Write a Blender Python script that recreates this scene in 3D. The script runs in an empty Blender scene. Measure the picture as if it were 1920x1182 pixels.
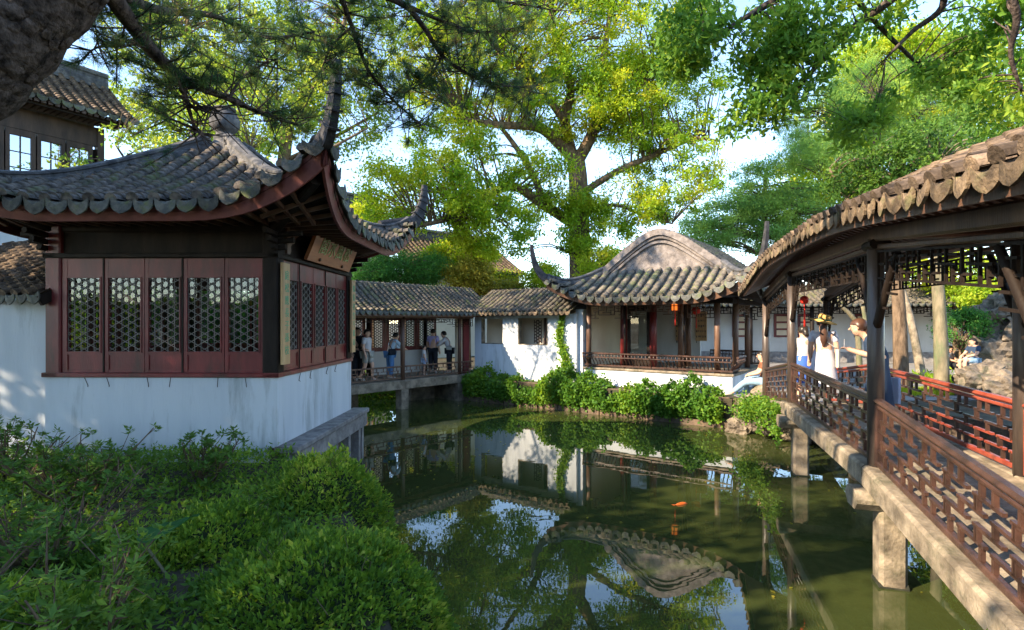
import bpy, bmesh, math, random
import numpy as np
from mathutils import Vector, Matrix
R = math.radians
rng = np.random.default_rng(7)
random.seed(7)
sc = bpy.context.scene
COL = sc.collection

# ------------------------------------------------------------------ camera
EYE = 2.86; FPX = 1023.0; HX = 960.0; HY = 605.0
cam_d = bpy.data.cameras.new('camera'); cam = bpy.data.objects.new('camera', cam_d); COL.objects.link(cam)
cam.location = (0, 0, EYE); cam.rotation_euler = (R(90), 0, 0)
cam_d.sensor_width = 36; cam_d.lens = 36 * FPX / 1920; cam_d.shift_y = 14.0 / 1920
cam_d.clip_start = 0.05; cam_d.clip_end = 2000
sc.camera = cam
# ------------------------------------------------------------------ light
SUN_EL = 31.0; SUN_AZ = 244.0           # azimuth clockwise from +Y
to_sun = Vector((math.sin(R(SUN_AZ)) * math.cos(R(SUN_EL)), math.cos(R(SUN_AZ)) * math.cos(R(SUN_EL)), math.sin(R(SUN_EL))))
w = bpy.data.worlds.new('World'); sc.world = w; w.use_nodes = True
nt = w.node_tree; bg = nt.nodes['Background']
sky = nt.nodes.new('ShaderNodeTexSky'); sky.sky_type = 'NISHITA'; sky.sun_disc = False
sky.sun_elevation = R(SUN_EL); sky.sun_rotation = R(SUN_AZ); sky.air_density = 1.0; sky.dust_density = 0.1; sky.ozone_density = 1.6
nt.links.new(sky.outputs[0], bg.inputs[0]); bg.inputs[1].default_value = 0.15
sun_d = bpy.data.lights.new('sun', 'SUN'); sun = bpy.data.objects.new('sun', sun_d); COL.objects.link(sun)
sun_d.energy = 4.0; sun_d.angle = R(0.5); sun_d.color = (1.0, 0.80, 0.56)
sun.rotation_euler = to_sun.to_track_quat('Z', 'Y').to_euler(); sun.location = (-20, -10, 25)
sc.view_settings.view_transform = 'Standard'; sc.view_settings.look = 'None'
sc.view_settings.exposure = 2.02; sc.view_settings.gamma = 1.0; sc.view_settings.use_curve_mapping = False
sc.render.engine = 'CYCLES'
sc.cycles.max_bounces = 8; sc.cycles.diffuse_bounces = 4; sc.cycles.glossy_bounces = 4
sc.cycles.transmission_bounces = 4; sc.cycles.transparent_max_bounces = 8; sc.cycles.use_denoising = True

# ------------------------------------------------------------------ helpers
def px(x, y, d): return Vector(((x - HX) / FPX * d, d, EYE + (HY - y) / FPX * d))
def pz(x, y, z):
    d = (EYE - z) * FPX / (y - HY); return px(x, y, d)
def V(*a): return Vector(a)

def tag(o, label=None, cat=None, group=None, kind=None):
    if label: o['label'] = label
    if cat: o['category'] = cat
    if group: o['group'] = group
    if kind: o['kind'] = kind
    return o
PW = {}
def parent(o, p):
    if p is None: return o
    o.parent = p; o.matrix_parent_inverse = PW.get(p.name, Matrix.Identity(4)).inverted(); return o
def thing(name, label, cat, loc=(0, 0, 0), group=None):
    o = bpy.data.objects.new(name, None); COL.objects.link(o); o.location = loc; o.empty_display_size = .2
    PW[o.name] = Matrix.Translation(Vector(loc)); return tag(o, label, cat, group)
def link(name, me, par=None, m=None):
    o = bpy.data.objects.new(name, me); COL.objects.link(o)
    if m is not None: o.matrix_basis = m; PW[o.name] = m.copy()
    return parent(o, par)
def np_mesh(name, verts, quads=None, tris=None, mat=None, smooth=False, attr=None):
    verts = np.asarray(verts, dtype=np.float32)
    me = bpy.data.meshes.new(name)
    nq = 0 if quads is None else len(quads); nt_ = 0 if tris is None else len(tris)
    me.vertices.add(len(verts)); me.vertices.foreach_set('co', verts.ravel())
    loops = []
    if nq: loops.append(np.asarray(quads, dtype=np.int32).ravel())
    if nt_: loops.append(np.asarray(tris, dtype=np.int32).ravel())
    loops = np.concatenate(loops)
    me.loops.add(len(loops)); me.loops.foreach_set('vertex_index', loops)
    me.polygons.add(nq + nt_)
    st = np.concatenate([np.arange(nq) * 4, nq * 4 + np.arange(nt_) * 3]).astype(np.int32)
    me.polygons.foreach_set('loop_start', st)
    if smooth: me.polygons.foreach_set('use_smooth', np.ones(nq + nt_, dtype=bool))
    if attr is not None:
        a = me.attributes.new('rnd', 'FLOAT', 'FACE'); a.data.foreach_set('value', np.asarray(attr, dtype=np.float32))
    me.update(calc_edges=True)
    if mat: me.materials.append(mat)
    return me

class Frame:
    def __init__(s, o, ex, ey=None, ez=None):
        s.o = Vector(o); s.ex = Vector(ex).normalized(); s.ez = Vector(ez or (0, 0, 1)).normalized()
        s.ey = Vector(ey).normalized() if ey else s.ez.cross(s.ex).normalized()
    def p(s, x, y, z): return s.o + s.ex * x + s.ey * y + s.ez * z
WORLD = Frame((0, 0, 0), (1, 0, 0))

class MB:
    def __init__(s): s.v = []; s.f = []; s.sm = []
    def add(s, vs, fs, smooth=False):
        b = len(s.v); s.v += [tuple(x) for x in vs]; s.f += [tuple(b + i for i in f) for f in fs]; s.sm += [smooth] * len(fs); return s
    def box(s, fr, x0, x1, y0, y1, z0, z1, ch=0.0):
        if ch <= 0:
            vs = [fr.p(x, y, z) for z in (z0, z1) for y in (y0, y1) for x in (x0, x1)]
            return s.add(vs, [(0, 2, 3, 1), (4, 5, 7, 6), (0, 1, 5, 4), (2, 6, 7, 3), (0, 4, 6, 2), (1, 3, 7, 5)])
        # chamfer the four edges along the longest axis
        d = [x1 - x0, y1 - y0, z1 - z0]; k = d.index(max(d)); c = min(ch, .4 * sorted(d)[0])
        lim = [(x0, x1), (y0, y1), (z0, z1)]; a, b = [i for i in range(3) if i != k]
        (a0, a1), (b0, b1) = lim[a], lim[b]
        ring = [(a0 + c, b0), (a1 - c, b0), (a1, b0 + c), (a1, b1 - c), (a1 - c, b1), (a0 + c, b1), (a0, b1 - c), (a0, b0 + c)]
        vs = []
        for e in lim[k]:
            for (pa, pb) in ring:
                q = [0, 0, 0]; q[k] = e; q[a] = pa; q[b] = pb; vs.append(fr.p(*q))
        fs = [(i, (i + 1) % 8, 8 + (i + 1) % 8, 8 + i) for i in range(8)] + [tuple(range(7, -1, -1)), tuple(range(8, 16))]
        return s.add(vs, fs)
    def bar(s, a, b, w, h, up=(0, 0, 1), ch=0.0):
        a = Vector(a); b = Vector(b); d = b - a; L = d.length
        if L < 1e-6: return s
        ex = d / L; u = Vector(up)
        if abs(ex.dot(u)) > .97: u = Vector((0, 1, 0)) if abs(ex.y) < .9 else Vector((1, 0, 0))
        ey = u.cross(ex).normalized(); ez = ex.cross(ey)
        return s.box(Frame(a, ex, ey, ez), 0, L, -w / 2, w / 2, -h / 2, h / 2, ch)
    def tube(s, pts, rad, n=8, cap=True):
        pts = [Vector(p) for p in pts]; m = len(pts)
        rad = [rad] * m if not hasattr(rad, '__len__') else rad
        t0 = (pts[1] - pts[0]).normalized(); u = Vector((0, 0, 1)) if abs(t0.z) < .9 else Vector((1, 0, 0))
        nx = u.cross(t0).normalized(); vs = []
        for i, p in enumerate(pts):
            t = (pts[min(i + 1, m - 1)] - pts[max(i - 1, 0)]).normalized()
            nx = (nx - t * nx.dot(t)).normalized(); ny = t.cross(nx)
            for k in range(n):
                a = 2 * math.pi * k / n; vs.append(p + (nx * math.cos(a) + ny * math.sin(a)) * rad[i])
        fs = [(i * n + k, i * n + (k + 1) % n, (i + 1) * n + (k + 1) % n, (i + 1) * n + k) for i in range(m - 1) for k in range(n)]
        s.add(vs, fs, True)
        if cap:
            b = len(s.v) - len(vs); s.f += [tuple(b + k for k in range(n - 1, -1, -1)), tuple(b + (m - 1) * n + k for k in range(n))]; s.sm += [False, False]
        return s
    def lathe(s, o, prof, n=16, sx=1, sy=1, fr=None):
        fr = fr or Frame(o, (1, 0, 0)); vs = []
        for (r, z) in prof:
            for k in range(n):
                a = 2 * math.pi * k / n; vs.append(fr.p(r * sx * math.cos(a), r * sy * math.sin(a), z))
        m = len(prof)
        fs = [(i * n + k, i * n + (k + 1) % n, (i + 1) * n + (k + 1) % n, (i + 1) * n + k) for i in range(m - 1) for k in range(n)]
        fs += [tuple(range(n - 1, -1, -1)), tuple((m - 1) * n + k for k in range(n))]
        return s.add(vs, fs, True)
    def prism(s, fr, poly, y0, y1):
        n = len(poly); vs = [fr.p(x, y0, z) for x, z in poly] + [fr.p(x, y1, z) for x, z in poly]
        fs = [tuple(range(n)), tuple(range(2 * n - 1, n - 1, -1))] + [(i, n + i, n + (i + 1) % n, (i + 1) % n) for i in range(n)]
        return s.add(vs, fs)
    def sweep(s, prof, pts, scl=None, up=(0, 0, 1), smooth=False):
        pts = [Vector(p) for p in pts]; m = len(pts); n = len(prof); vs = []
        for i, p in enumerate(pts):
            t = (pts[min(i + 1, m - 1)] - pts[max(i - 1, 0)]).normalized(); u = Vector(up)
            ex = t.cross(u)
            if ex.length < .2: ex = lastx
            ex.normalize(); lastx = ex; ez = ex.cross(t); k = scl[i] if scl else (1, 1)
            for (x, z) in prof: vs.append(p + ex * x * k[0] + ez * z * k[1])
        fs = [(i * n + k, i * n + (k + 1) % n, (i + 1) * n + (k + 1) % n, (i + 1) * n + k) for i in range(m - 1) for k in range(n)]
        fs += [tuple(range(n - 1, -1, -1)), tuple((m - 1) * n + k for k in range(n))]
        return s.add(vs, fs, smooth)
    def grid(s, rows, smooth=False, flip=False):
        n = len(rows[0]); vs = [p for r in rows for p in r]
        fs = [(i * n + k, i * n + k + 1, (i + 1) * n + k + 1, (i + 1) * n + k) for i in range(len(rows) - 1) for k in range(n - 1)]
        return s.add(vs, [f[::-1] for f in fs] if flip else fs, smooth)
    def mesh(s, name, mat):
        me = bpy.data.meshes.new(name); me.from_pydata([tuple(v) for v in s.v], [], s.f)
        me.polygons.foreach_set('use_smooth', s.sm); me.update()
        if mat: me.materials.append(mat)
        return me
    def build(s, name, mat, par=None, m=None): return link(name, s.mesh(name, mat), par, m)

def smoothpath(pts, n=6):
    pts = [Vector(p) for p in pts]; out = []
    for i in range(len(pts) - 1):
        p0 = pts[max(i - 1, 0)]; p1 = pts[i]; p2 = pts[i + 1]; p3 = pts[min(i + 2, len(pts) - 1)]
        for k in range(n):
            t = k / n
            out.append(.5 * ((2 * p1) + (p2 - p0) * t + (2 * p0 - 5 * p1 + 4 * p2 - p3) * t * t + (3 * p1 - p0 - 3 * p2 + p3) * t ** 3))
    out.append(pts[-1]); return out
def lerp(a, b, t): return a + (b - a) * t
def lin(n, a=0., b=1.): return [a + (b - a) * i / (n - 1) for i in range(n)]

# ------------------------------------------------------------------ materials
def mat(name, c1, c2=None, rough=.7, scale=3.0, bump=0.0, bscale=30.0, stretch=(1, 1, 1), spec=.3, detail=6, c3=None, s3=1.0, rnd=0.0, sharp=(.35, .65)):
    m = bpy.data.materials.new(name); m.use_nodes = True; n = m.node_tree.nodes; L = m.node_tree.links
    b = n['Principled BSDF']; b.inputs['Roughness'].default_value = rough; b.inputs['Specular IOR Level'].default_value = spec
    geo = n.new('ShaderNodeNewGeometry'); mp = n.new('ShaderNodeMapping'); mp.inputs['Scale'].default_value = stretch
    L.new(geo.outputs['Position'], mp.inputs['Vector'])
    nz = n.new('ShaderNodeTexNoise'); nz.inputs['Scale'].default_value = scale; nz.inputs['Detail'].default_value = detail; nz.inputs['Roughness'].default_value = .62
    L.new(mp.outputs[0], nz.inputs['Vector'])
    rp = n.new('ShaderNodeValToRGB'); rp.color_ramp.elements[0].position = sharp[0]; rp.color_ramp.elements[1].position = sharp[1]
    rp.color_ramp.elements[0].color = (*c1, 1); rp.color_ramp.elements[1].color = (*(c2 or c1), 1)
    L.new(nz.outputs[0], rp.inputs[0]); out = rp.outputs[0]
    if c3:
        n3 = n.new('ShaderNodeTexNoise'); n3.inputs['Scale'].default_value = s3; n3.inputs['Detail'].default_value = 8; n3.inputs['Roughness'].default_value = .7
        L.new(mp.outputs[0], n3.inputs['Vector'])
        r3 = n.new('ShaderNodeValToRGB'); r3.color_ramp.elements[0].position = .52; r3.color_ramp.elements[1].position = .68
        L.new(n3.outputs[0], r3.inputs[0])
        mx = n.new('ShaderNodeMix'); mx.data_type = 'RGBA'; L.new(r3.outputs[0], mx.inputs[0]); L.new(out, mx.inputs[6]); mx.inputs[7].default_value = (*c3, 1); out = mx.outputs[2]
    if rnd > 0:
        oi = n.new('ShaderNodeObjectInfo'); mr = n.new('ShaderNodeMapRange'); mr.inputs[3].default_value = 1 - rnd; mr.inputs[4].default_value = 1 + rnd
        L.new(oi.outputs['Random'], mr.inputs[0])
        hs = n.new('ShaderNodeHueSaturation'); L.new(mr.outputs[0], hs.inputs['Value']); L.new(out, hs.inputs['Color']); out = hs.outputs[0]
    L.new(out, b.inputs['Base Color'])
    if bump > 0:
        nb = n.new('ShaderNodeTexNoise'); nb.inputs['Scale'].default_value = bscale; nb.inputs['Detail'].default_value = 5; L.new(mp.outputs[0], nb.inputs['Vector'])
        bp = n.new('ShaderNodeBump'); bp.inputs['Strength'].default_value = bump; bp.inputs['Distance'].default_value = .02
        L.new(nb.outputs[0], bp.inputs['Height']); L.new(bp.outputs[0], b.inputs['Normal'])
    return m
def leafmat(name, cols, trans=.45, rough=.55, tcol=None):
    m = bpy.data.materials.new(name); m.use_nodes = True; n = m.node_tree.nodes; L = m.node_tree.links
    b = n['Principled BSDF']; b.inputs['Roughness'].default_value = rough; b.inputs['Specular IOR Level'].default_value = .25
    at = n.new('ShaderNodeAttribute'); at.attribute_name = 'rnd'
    rp = n.new('ShaderNodeValToRGB'); e = rp.color_ramp.elements
    while len(e) < len(cols): e.new(.5)
    for i, c in enumerate(cols): e[i].position = i / (len(cols) - 1); e[i].color = (*c, 1)
    L.new(at.outputs['Fac'], rp.inputs[0]); L.new(rp.outputs[0], b.inputs['Base Color'])
    tr = n.new('ShaderNodeBsdfTranslucent'); hs = n.new('ShaderNodeHueSaturation'); hs.inputs['Hue'].default_value = .475; hs.inputs['Value'].default_value = 1.7; hs.inputs['Saturation'].default_value = 1.05
    L.new(rp.outputs[0], hs.inputs['Color']); L.new(hs.outputs[0], tr.inputs['Color'])
    mx = n.new('ShaderNodeMixShader'); mx.inputs[0].default_value = trans
    L.new(b.outputs[0], mx.inputs[1]); L.new(tr.outputs[0], mx.inputs[2]); L.new(mx.outputs[0], n['Material Output'].inputs[0])
    return m
def glassmat(name, tint=(.8, .85, .85), refl=.22):
    m = bpy.data.materials.new(name); m.use_nodes = True; n = m.node_tree.nodes; L = m.node_tree.links
    n.remove(n['Principled BSDF'])
    t = n.new('ShaderNodeBsdfTransparent'); t.inputs[0].default_value = (*tint, 1)
    g = n.new('ShaderNodeBsdfGlossy'); g.inputs['Roughness'].default_value = .015; g.inputs[0].default_value = (.95, .97, 1, 1)
    lw = n.new('ShaderNodeLayerWeight'); lw.inputs[0].default_value = .12
    mr = n.new('ShaderNodeMapRange'); mr.inputs[3].default_value = refl; mr.inputs[4].default_value = .9; L.new(lw.outputs['Fresnel'], mr.inputs[0])
    mx = n.new('ShaderNodeMixShader'); L.new(mr.outputs[0], mx.inputs[0]); L.new(t.outputs[0], mx.inputs[1]); L.new(g.outputs[0], mx.inputs[2])
    L.new(mx.outputs[0], n['Material Output'].inputs[0]); return m
M = {}
M['plaster'] = mat('plaster', (.48, .525, .57), (.58, .615, .65), .85, 1.8, .2, 40, (1, 1, .16), .1, 8, (.30, .33, .34), 2.3, sharp=(.3, .6))
M['plaster_clean'] = mat('plaster_clean', (.50, .49, .47), (.60, .59, .56), .85, 1.3, .1, 40, (1, 1, .4), .1)
M['cream'] = mat('cream_wall', (.62, .52, .38), (.72, .62, .47), .85, 1.3, .1, 40, (1, 1, .4), .1)
M['tile'] = mat('roof_tile', (.045, .042, .040), (.16, .14, .125), .85, 9, .35, 60, spec=.15, c3=(.10, .115, .05), s3=3.0, rnd=.28)
M['tile_warm'] = mat('roof_tile_weathered', (.045, .036, .03), (.17, .125, .09), .85, 7, .6, 40, spec=.1, c3=(.25, .18, .12), s3=5.0, rnd=.45)
M['tile_moss'] = mat('roof_tile_mossy', (.06, .058, .052), (.19, .165, .135), .88, 6, .4, 60, spec=.1, c3=(.16, .18, .07), s3=2.2, rnd=.25)
M['tile_bed'] = mat('tile_bed', (.04, .038, .036), (.09, .085, .08), .9, 8)
M['drip'] = mat('drip_tile', (.055, .06, .058), (.13, .13, .115), .85, 12, .5, 60, c3=(.11, .13, .05), s3=5, rnd=.35)
M['drip_warm'] = mat('drip_tile_weathered', (.06, .045, .032), (.20, .145, .092), .85, 9, .6, 45, c3=(.12, .12, .05), s3=4, rnd=.45)
M['ridge'] = mat('ridge_mortar', (.04, .042, .047), (.115, .115, .12), .85, 6, .5, 40, c3=(.17, .16, .15), s3=3)
M['ridge_light'] = mat('gable_mortar', (.12, .105, .098), (.25, .22, .205), .9, 5, .8, 25, c3=(.085, .075, .07), s3=3)
M['redwood'] = mat('red_lacquer', (.095, .012, .014), (.20, .026, .026), .38, 4, .12, 60, (1, 1, .25), .45, c3=(.05, .018, .014), s3=3)
M['fascia'] = mat('fascia_paint', (.11, .030, .028), (.18, .055, .048), .5, 4, .1, 60)
M['darkwood'] = mat('dark_wood', (.010, .007, .006), (.026, .018, .014), .6, 5, .2, 60, (1, 1, .25), .15)
M['brownwood'] = mat('brown_wood', (.075, .038, .025), (.15, .085, .055), .45, 4, .2, 60, (1, 1, .2), .4, c3=(.04, .022, .017), s3=2.4)
M['latticewood'] = mat('lattice_wood', (.10, .085, .075), (.20, .175, .155), .6, 6)
M['timber'] = mat('hall_timber', (.035, .022, .017), (.085, .052, .038), .55, 5, .2, 50, (1, 1, .25), .3)
M['greywood'] = mat('post_wood', (.045, .035, .032), (.13, .095, .075), .4, 6, .2, 50, (1, 1, .15), .5, c3=(.03, .025, .024), s3=2)
M['railwood'] = mat('rail_wood', (.026, .015, .012), (.080, .040, .029), .36, 5, .15, 60, spec=.5, c3=(.05, .026, .02), s3=2.6)
M['railred'] = mat('red_rail_paint', (.20, .036, .022), (.32, .075, .042), .4, 5, .15, 60, spec=.45, c3=(.09, .03, .02), s3=3)
M['stone'] = mat('stone_slab', (.10, .082, .06), (.30, .25, .185), .85, 4, .6, 30, c3=(.075, .075, .045), s3=2.2)
M['stonegrey'] = mat('grey_stone', (.15, .14, .14), (.29, .275, .265), .85, 5, .4, 35, c3=(.12, .11, .10), s3=3)
M['rock'] = mat('garden_rock', (.06, .05, .04), (.22, .18, .135), .9, 4, 1.0, 14, c3=(.06, .065, .04), s3=3)
M['horn'] = mat('flying_corner_mortar', (.018, .019, .023), (.055, .055, .06), .8, 6, .4, 40)
M['bankrock'] = mat('bank_stone', (.05, .038, .03), (.15, .105, .075), .9, 4, .7, 18, c3=(.04, .05, .025), s3=3)
M['algae'] = mat('waterline_stain', (.018, .02, .014), (.04, .042, .03), .5, 9, .3, 30)
M['bark'] = mat('pine_bark', (.02, .016, .014), (.13, .10, .085), .9, 16, 1.0, 40, (1, 1, .6), .1, 8)
M['barkbrown'] = mat('brown_bark', (.06, .042, .028), (.21, .15, .10), .9, 7, .8, 25, (1, 1, .3), .1, 8)
M['barkgreen'] = mat('mossy_bark', (.10, .095, .06), (.24, .20, .13), .9, 6, .7, 25, (1, 1, .3), .1, 8, (.10, .14, .07), 2)
M['paving'] = mat('paving', (.15, .15, .15), (.26, .255, .25), .85, 2.5, .4, 30, c3=(.16, .155, .15), s3=5)
M['soil'] = mat('soil', (.028, .024, .016), (.075, .062, .04), .95, 4, .7, 20, c3=(.03, .05, .015), s3=2)
M['plaque'] = mat('plaque_wood', (.30, .10, .04), (.42, .155, .06), .4, 4, .08, 50, (.4, .4, 4), .4)
M['board'] = mat('couplet_wood', (.42, .26, .12), (.55, .36, .18), .5, 4, .08, 50, (4, 4, .3), .4)
M['jade'] = mat('green_lettering', (.07, .30, .16), (.11, .38, .2), .5)
M['jadepale'] = mat('pale_green_lettering', (.30, .42, .18), (.38, .5, .24), .5)
M['iron'] = mat('iron', (.05, .05, .055), (.10, .09, .09), .6)
M['glass'] = glassmat('window_glass', (.86, .9, .9), .03)
M['glass_sky'] = glassmat('window_glass_reflective', (.35, .38, .4), .5)
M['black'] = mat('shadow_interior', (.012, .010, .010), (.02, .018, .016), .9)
# ------------------------------------------------------------------ ground, pond
LAND = 0.80
POND = [(-0.35, 2.5), (-0.9, 3.9), (-1.6, 5.6), (-2.2, 6.9), (-3.1, 7.7), (-3.9, 9.0), (-4.9, 12.5), (-6.6, 14.4), (-9.0, 16.5), (-8.6, 20.5), (-4.2, 23.0),
        (-1.48, 20.2), (1.46, 18.1), (4.4, 16.0), (6.15, 14.75), (6.75, 13.5), (7.6, 12.9), (9.6, 12.2), (10.2, 9.0), (9.4, 5.0), (6.5, 2.6), (3.6, 3.1), (2.9, 3.55), (2.3, 3.0), (1.6, 2.4)]
def ground():
    bm = bmesh.new()
    B = 900
    outer = [bm.verts.new((x, y, LAND)) for x, y in ((-B, -B), (B, -B), (B, B), (-B, B))]
    inner = [bm.verts.new((x, y, LAND)) for x, y in POND]
    ed = [bm.edges.new((outer[i], outer[(i + 1) % 4])) for i in range(4)] + [bm.edges.new((inner[i], inner[(i + 1) % len(inner)])) for i in range(len(inner))]
    bmesh.ops.triangle_fill(bm, use_beauty=True, use_dissolve=False, edges=ed)
    me = bpy.data.meshes.new('ground'); bm.to_mesh(me); bm.free(); me.materials.append(M['soil'])
    tag(link('ground', me), kind='structure')
    m = MB(); n = len(POND); rb = random.Random(4)
    rows = []
    for z, k in ((LAND + .01, 0), (.45, .03), (.2, .02), (-.6, .05)):
        r = []
        for i in range(n + 1):
            a = Vector(POND[i % n]); b = Vector(POND[(i + 1) % n])
            r.append((a.x, a.y, z))
        rows.append(r)
    m.grid(rows); tag(m.build('pond_bank', M['bankrock']), kind='structure')
ground()
def water():
    m = bpy.data.materials.new('pond_water'); m.use_nodes = True; n = m.node_tree.nodes; L = m.node_tree.links
    b = n['Principled BSDF']; b.inputs['Roughness'].default_value = .012; b.inputs['IOR'].default_value = 1.62; b.inputs['Specular IOR Level'].default_value = .75
    geo = n.new('ShaderNodeNewGeometry'); mp = n.new('ShaderNodeMapping'); mp.inputs['Scale'].default_value = (1, 1.6, 1); L.new(geo.outputs['Position'], mp.inputs['Vector'])
    nz = n.new('ShaderNodeTexNoise'); nz.inputs['Scale'].default_value = .35; nz.inputs['Detail'].default_value = 3; L.new(mp.outputs[0], nz.inputs['Vector'])
    rp = n.new('ShaderNodeValToRGB'); rp.color_ramp.elements[0].color = (.024, .038, .012, 1); rp.color_ramp.elements[1].color = (.050, .060, .016, 1); L.new(nz.outputs[0], rp.inputs[0]); L.new(rp.outputs[0], b.inputs['Base Color'])
    n2 = n.new('ShaderNodeTexNoise'); n2.inputs['Scale'].default_value = 1.6; n2.inputs['Detail'].default_value = 2; L.new(mp.outputs[0], n2.inputs['Vector'])
    bp = n.new('ShaderNodeBump'); bp.inputs['Strength'].default_value = .022; bp.inputs['Distance'].default_value = .05; L.new(n2.outputs[0], bp.inputs['Height']); L.new(bp.outputs[0], b.inputs['Normal'])
    q = MB().add([(-14, 1, 0), (14, 1, 0), (14, 26, 0), (-14, 26, 0)], [(0, 1, 2, 3)])
    tag(q.build('pond_water', m), kind='structure')
water()

# ------------------------------------------------------------------ tile roofs
def arc_tile(r, L, kind):
    vs = []; fs = []
    if kind == 'cover':
        n = 6
        for (y, rr, dz) in ((-.02, r * 1.10, .022), (L, r * .95, -.006)):
            for k in range(n + 1):
                a = math.pi * k / n; vs.append((rr * math.cos(a), y, rr * .95 * math.sin(a) + dz))
        fs = [(k, k + 1, n + 2 + k, n + 1 + k) for k in range(n)]
        b = len(vs); 
        for k in range(n + 1):
            a = math.pi * k / n; vs.append((r * .8 * math.cos(a), -.02, r * .7 * math.sin(a) + .002))
        fs += [(k + 1, k, b + k, b + k + 1) for k in range(n)]
        fs += [tuple(b + k for k in range(n + 1))]
    else:
        n = 4
        for (y, dz) in ((-.02, .012), (L, -.004)):
            for k in range(n + 1):
                a = math.pi * (1.12 + .76 * k / n); vs.append((r * 1.05 * math.cos(a), y, r * .9 * math.sin(a) + r * .75 + dz))
        fs = [(k, k + 1, n + 2 + k, n + 1 + k) for k in range(n)]
        b = len(vs)
        for k in range(n + 1):
            v = vs[k]; vs.append((v[0], v[1], v[2] - .016))
        fs += [(k + 1, k, b + k, b + k + 1) for k in range(n)]
    return vs, fs
def drip_tile(r, h):
    # tongue-shaped hanging end plate, pointed at the bottom
    top = [(r * 1.2 * math.cos(math.pi * (1 + k / 6)), r * .55 * math.sin(math.pi * (1 + k / 6)) + r * .62) for k in range(7)]
    bot = [(r * 1.16, -h * .2), (r * 1.0, -h * .55), (r * .58, -h * .84), (0, -h * 1.04), (-r * .58, -h * .84), (-r * 1.0, -h * .55), (-r * 1.16, -h * .2)]
    poly = top + bot; n = len(poly)
    vs = [(x, -.035 - .25 * max(0, -z) * .35, z) for x, z in poly] + [(x, -.015 - .25 * max(0, -z) * .35, z) for x, z in poly]
    c = len(vs); vs += [(0, -.052 - .02 * h, -h * .25), ]
    fs = [((i + 1) % n, i, c) for i in range(n)] + [tuple(n + i for i in range(n))] + [(i, (i + 1) % n, n + (i + 1) % n, n + i) for i in range(n)]
    return vs, fs
def frame_m(p, lat, tan):
    ex = Vector(lat).normalized(); ey = Vector(tan).normalized(); ez = ex.cross(ey)
    if ez.z < 0: ex = -ex; ez = -ez
    ez.normalize(); ex = ey.cross(ez).normalized()
    return Matrix(((ex.x, ey.x, ez.x, p.x), (ex.y, ey.y, ez.y, p.y), (ex.z, ey.z, ez.z, p.z), (0, 0, 0, 1)))
def inst_mesh(name, tv, tf, Ms, material):
    tv = np.array(tv); nv = len(tv); A = np.array([[list(r) for r in m] for m in Ms])
    allv = np.einsum('nij,kj->nki', A[:, :3, :3], tv) + A[:, None, :3, 3]
    me = bpy.data.meshes.new(name); vv = allv.reshape(-1, 3)
    q = [f for f in tf]; out = []
    off = np.arange(len(Ms)) * nv
    loops = []; starts = []; pos = 0
    for f in q:
        a = off[:, None] + np.array(f)[None]; loops.append(a.ravel()); starts.append(pos + np.arange(len(Ms)) * len(f)); pos += a.size
    me.vertices.add(len(vv)); me.vertices.foreach_set('co', vv.astype(np.float32).ravel())
    lp = np.concatenate(loops).astype(np.int32); st = np.concatenate(starts).astype(np.int32)
    me.loops.add(len(lp)); me.loops.foreach_set('vertex_index', lp); me.polygons.add(len(st)); me.polygons.foreach_set('loop_start', st)
    me.update(calc_edges=True); me.materials.append(material); return me
def along(pts, step, start=0.0):
    out = []; d = start; acc = 0.0
    for i in range(len(pts) - 1):
        a, b = pts[i], pts[i + 1]; L = (b - a).length
        while d <= acc + L and L > 1e-6:
            out.append((a.lerp(b, (d - acc) / L), (b - a).normalized())); d += step
        acc += L
    return out
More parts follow.
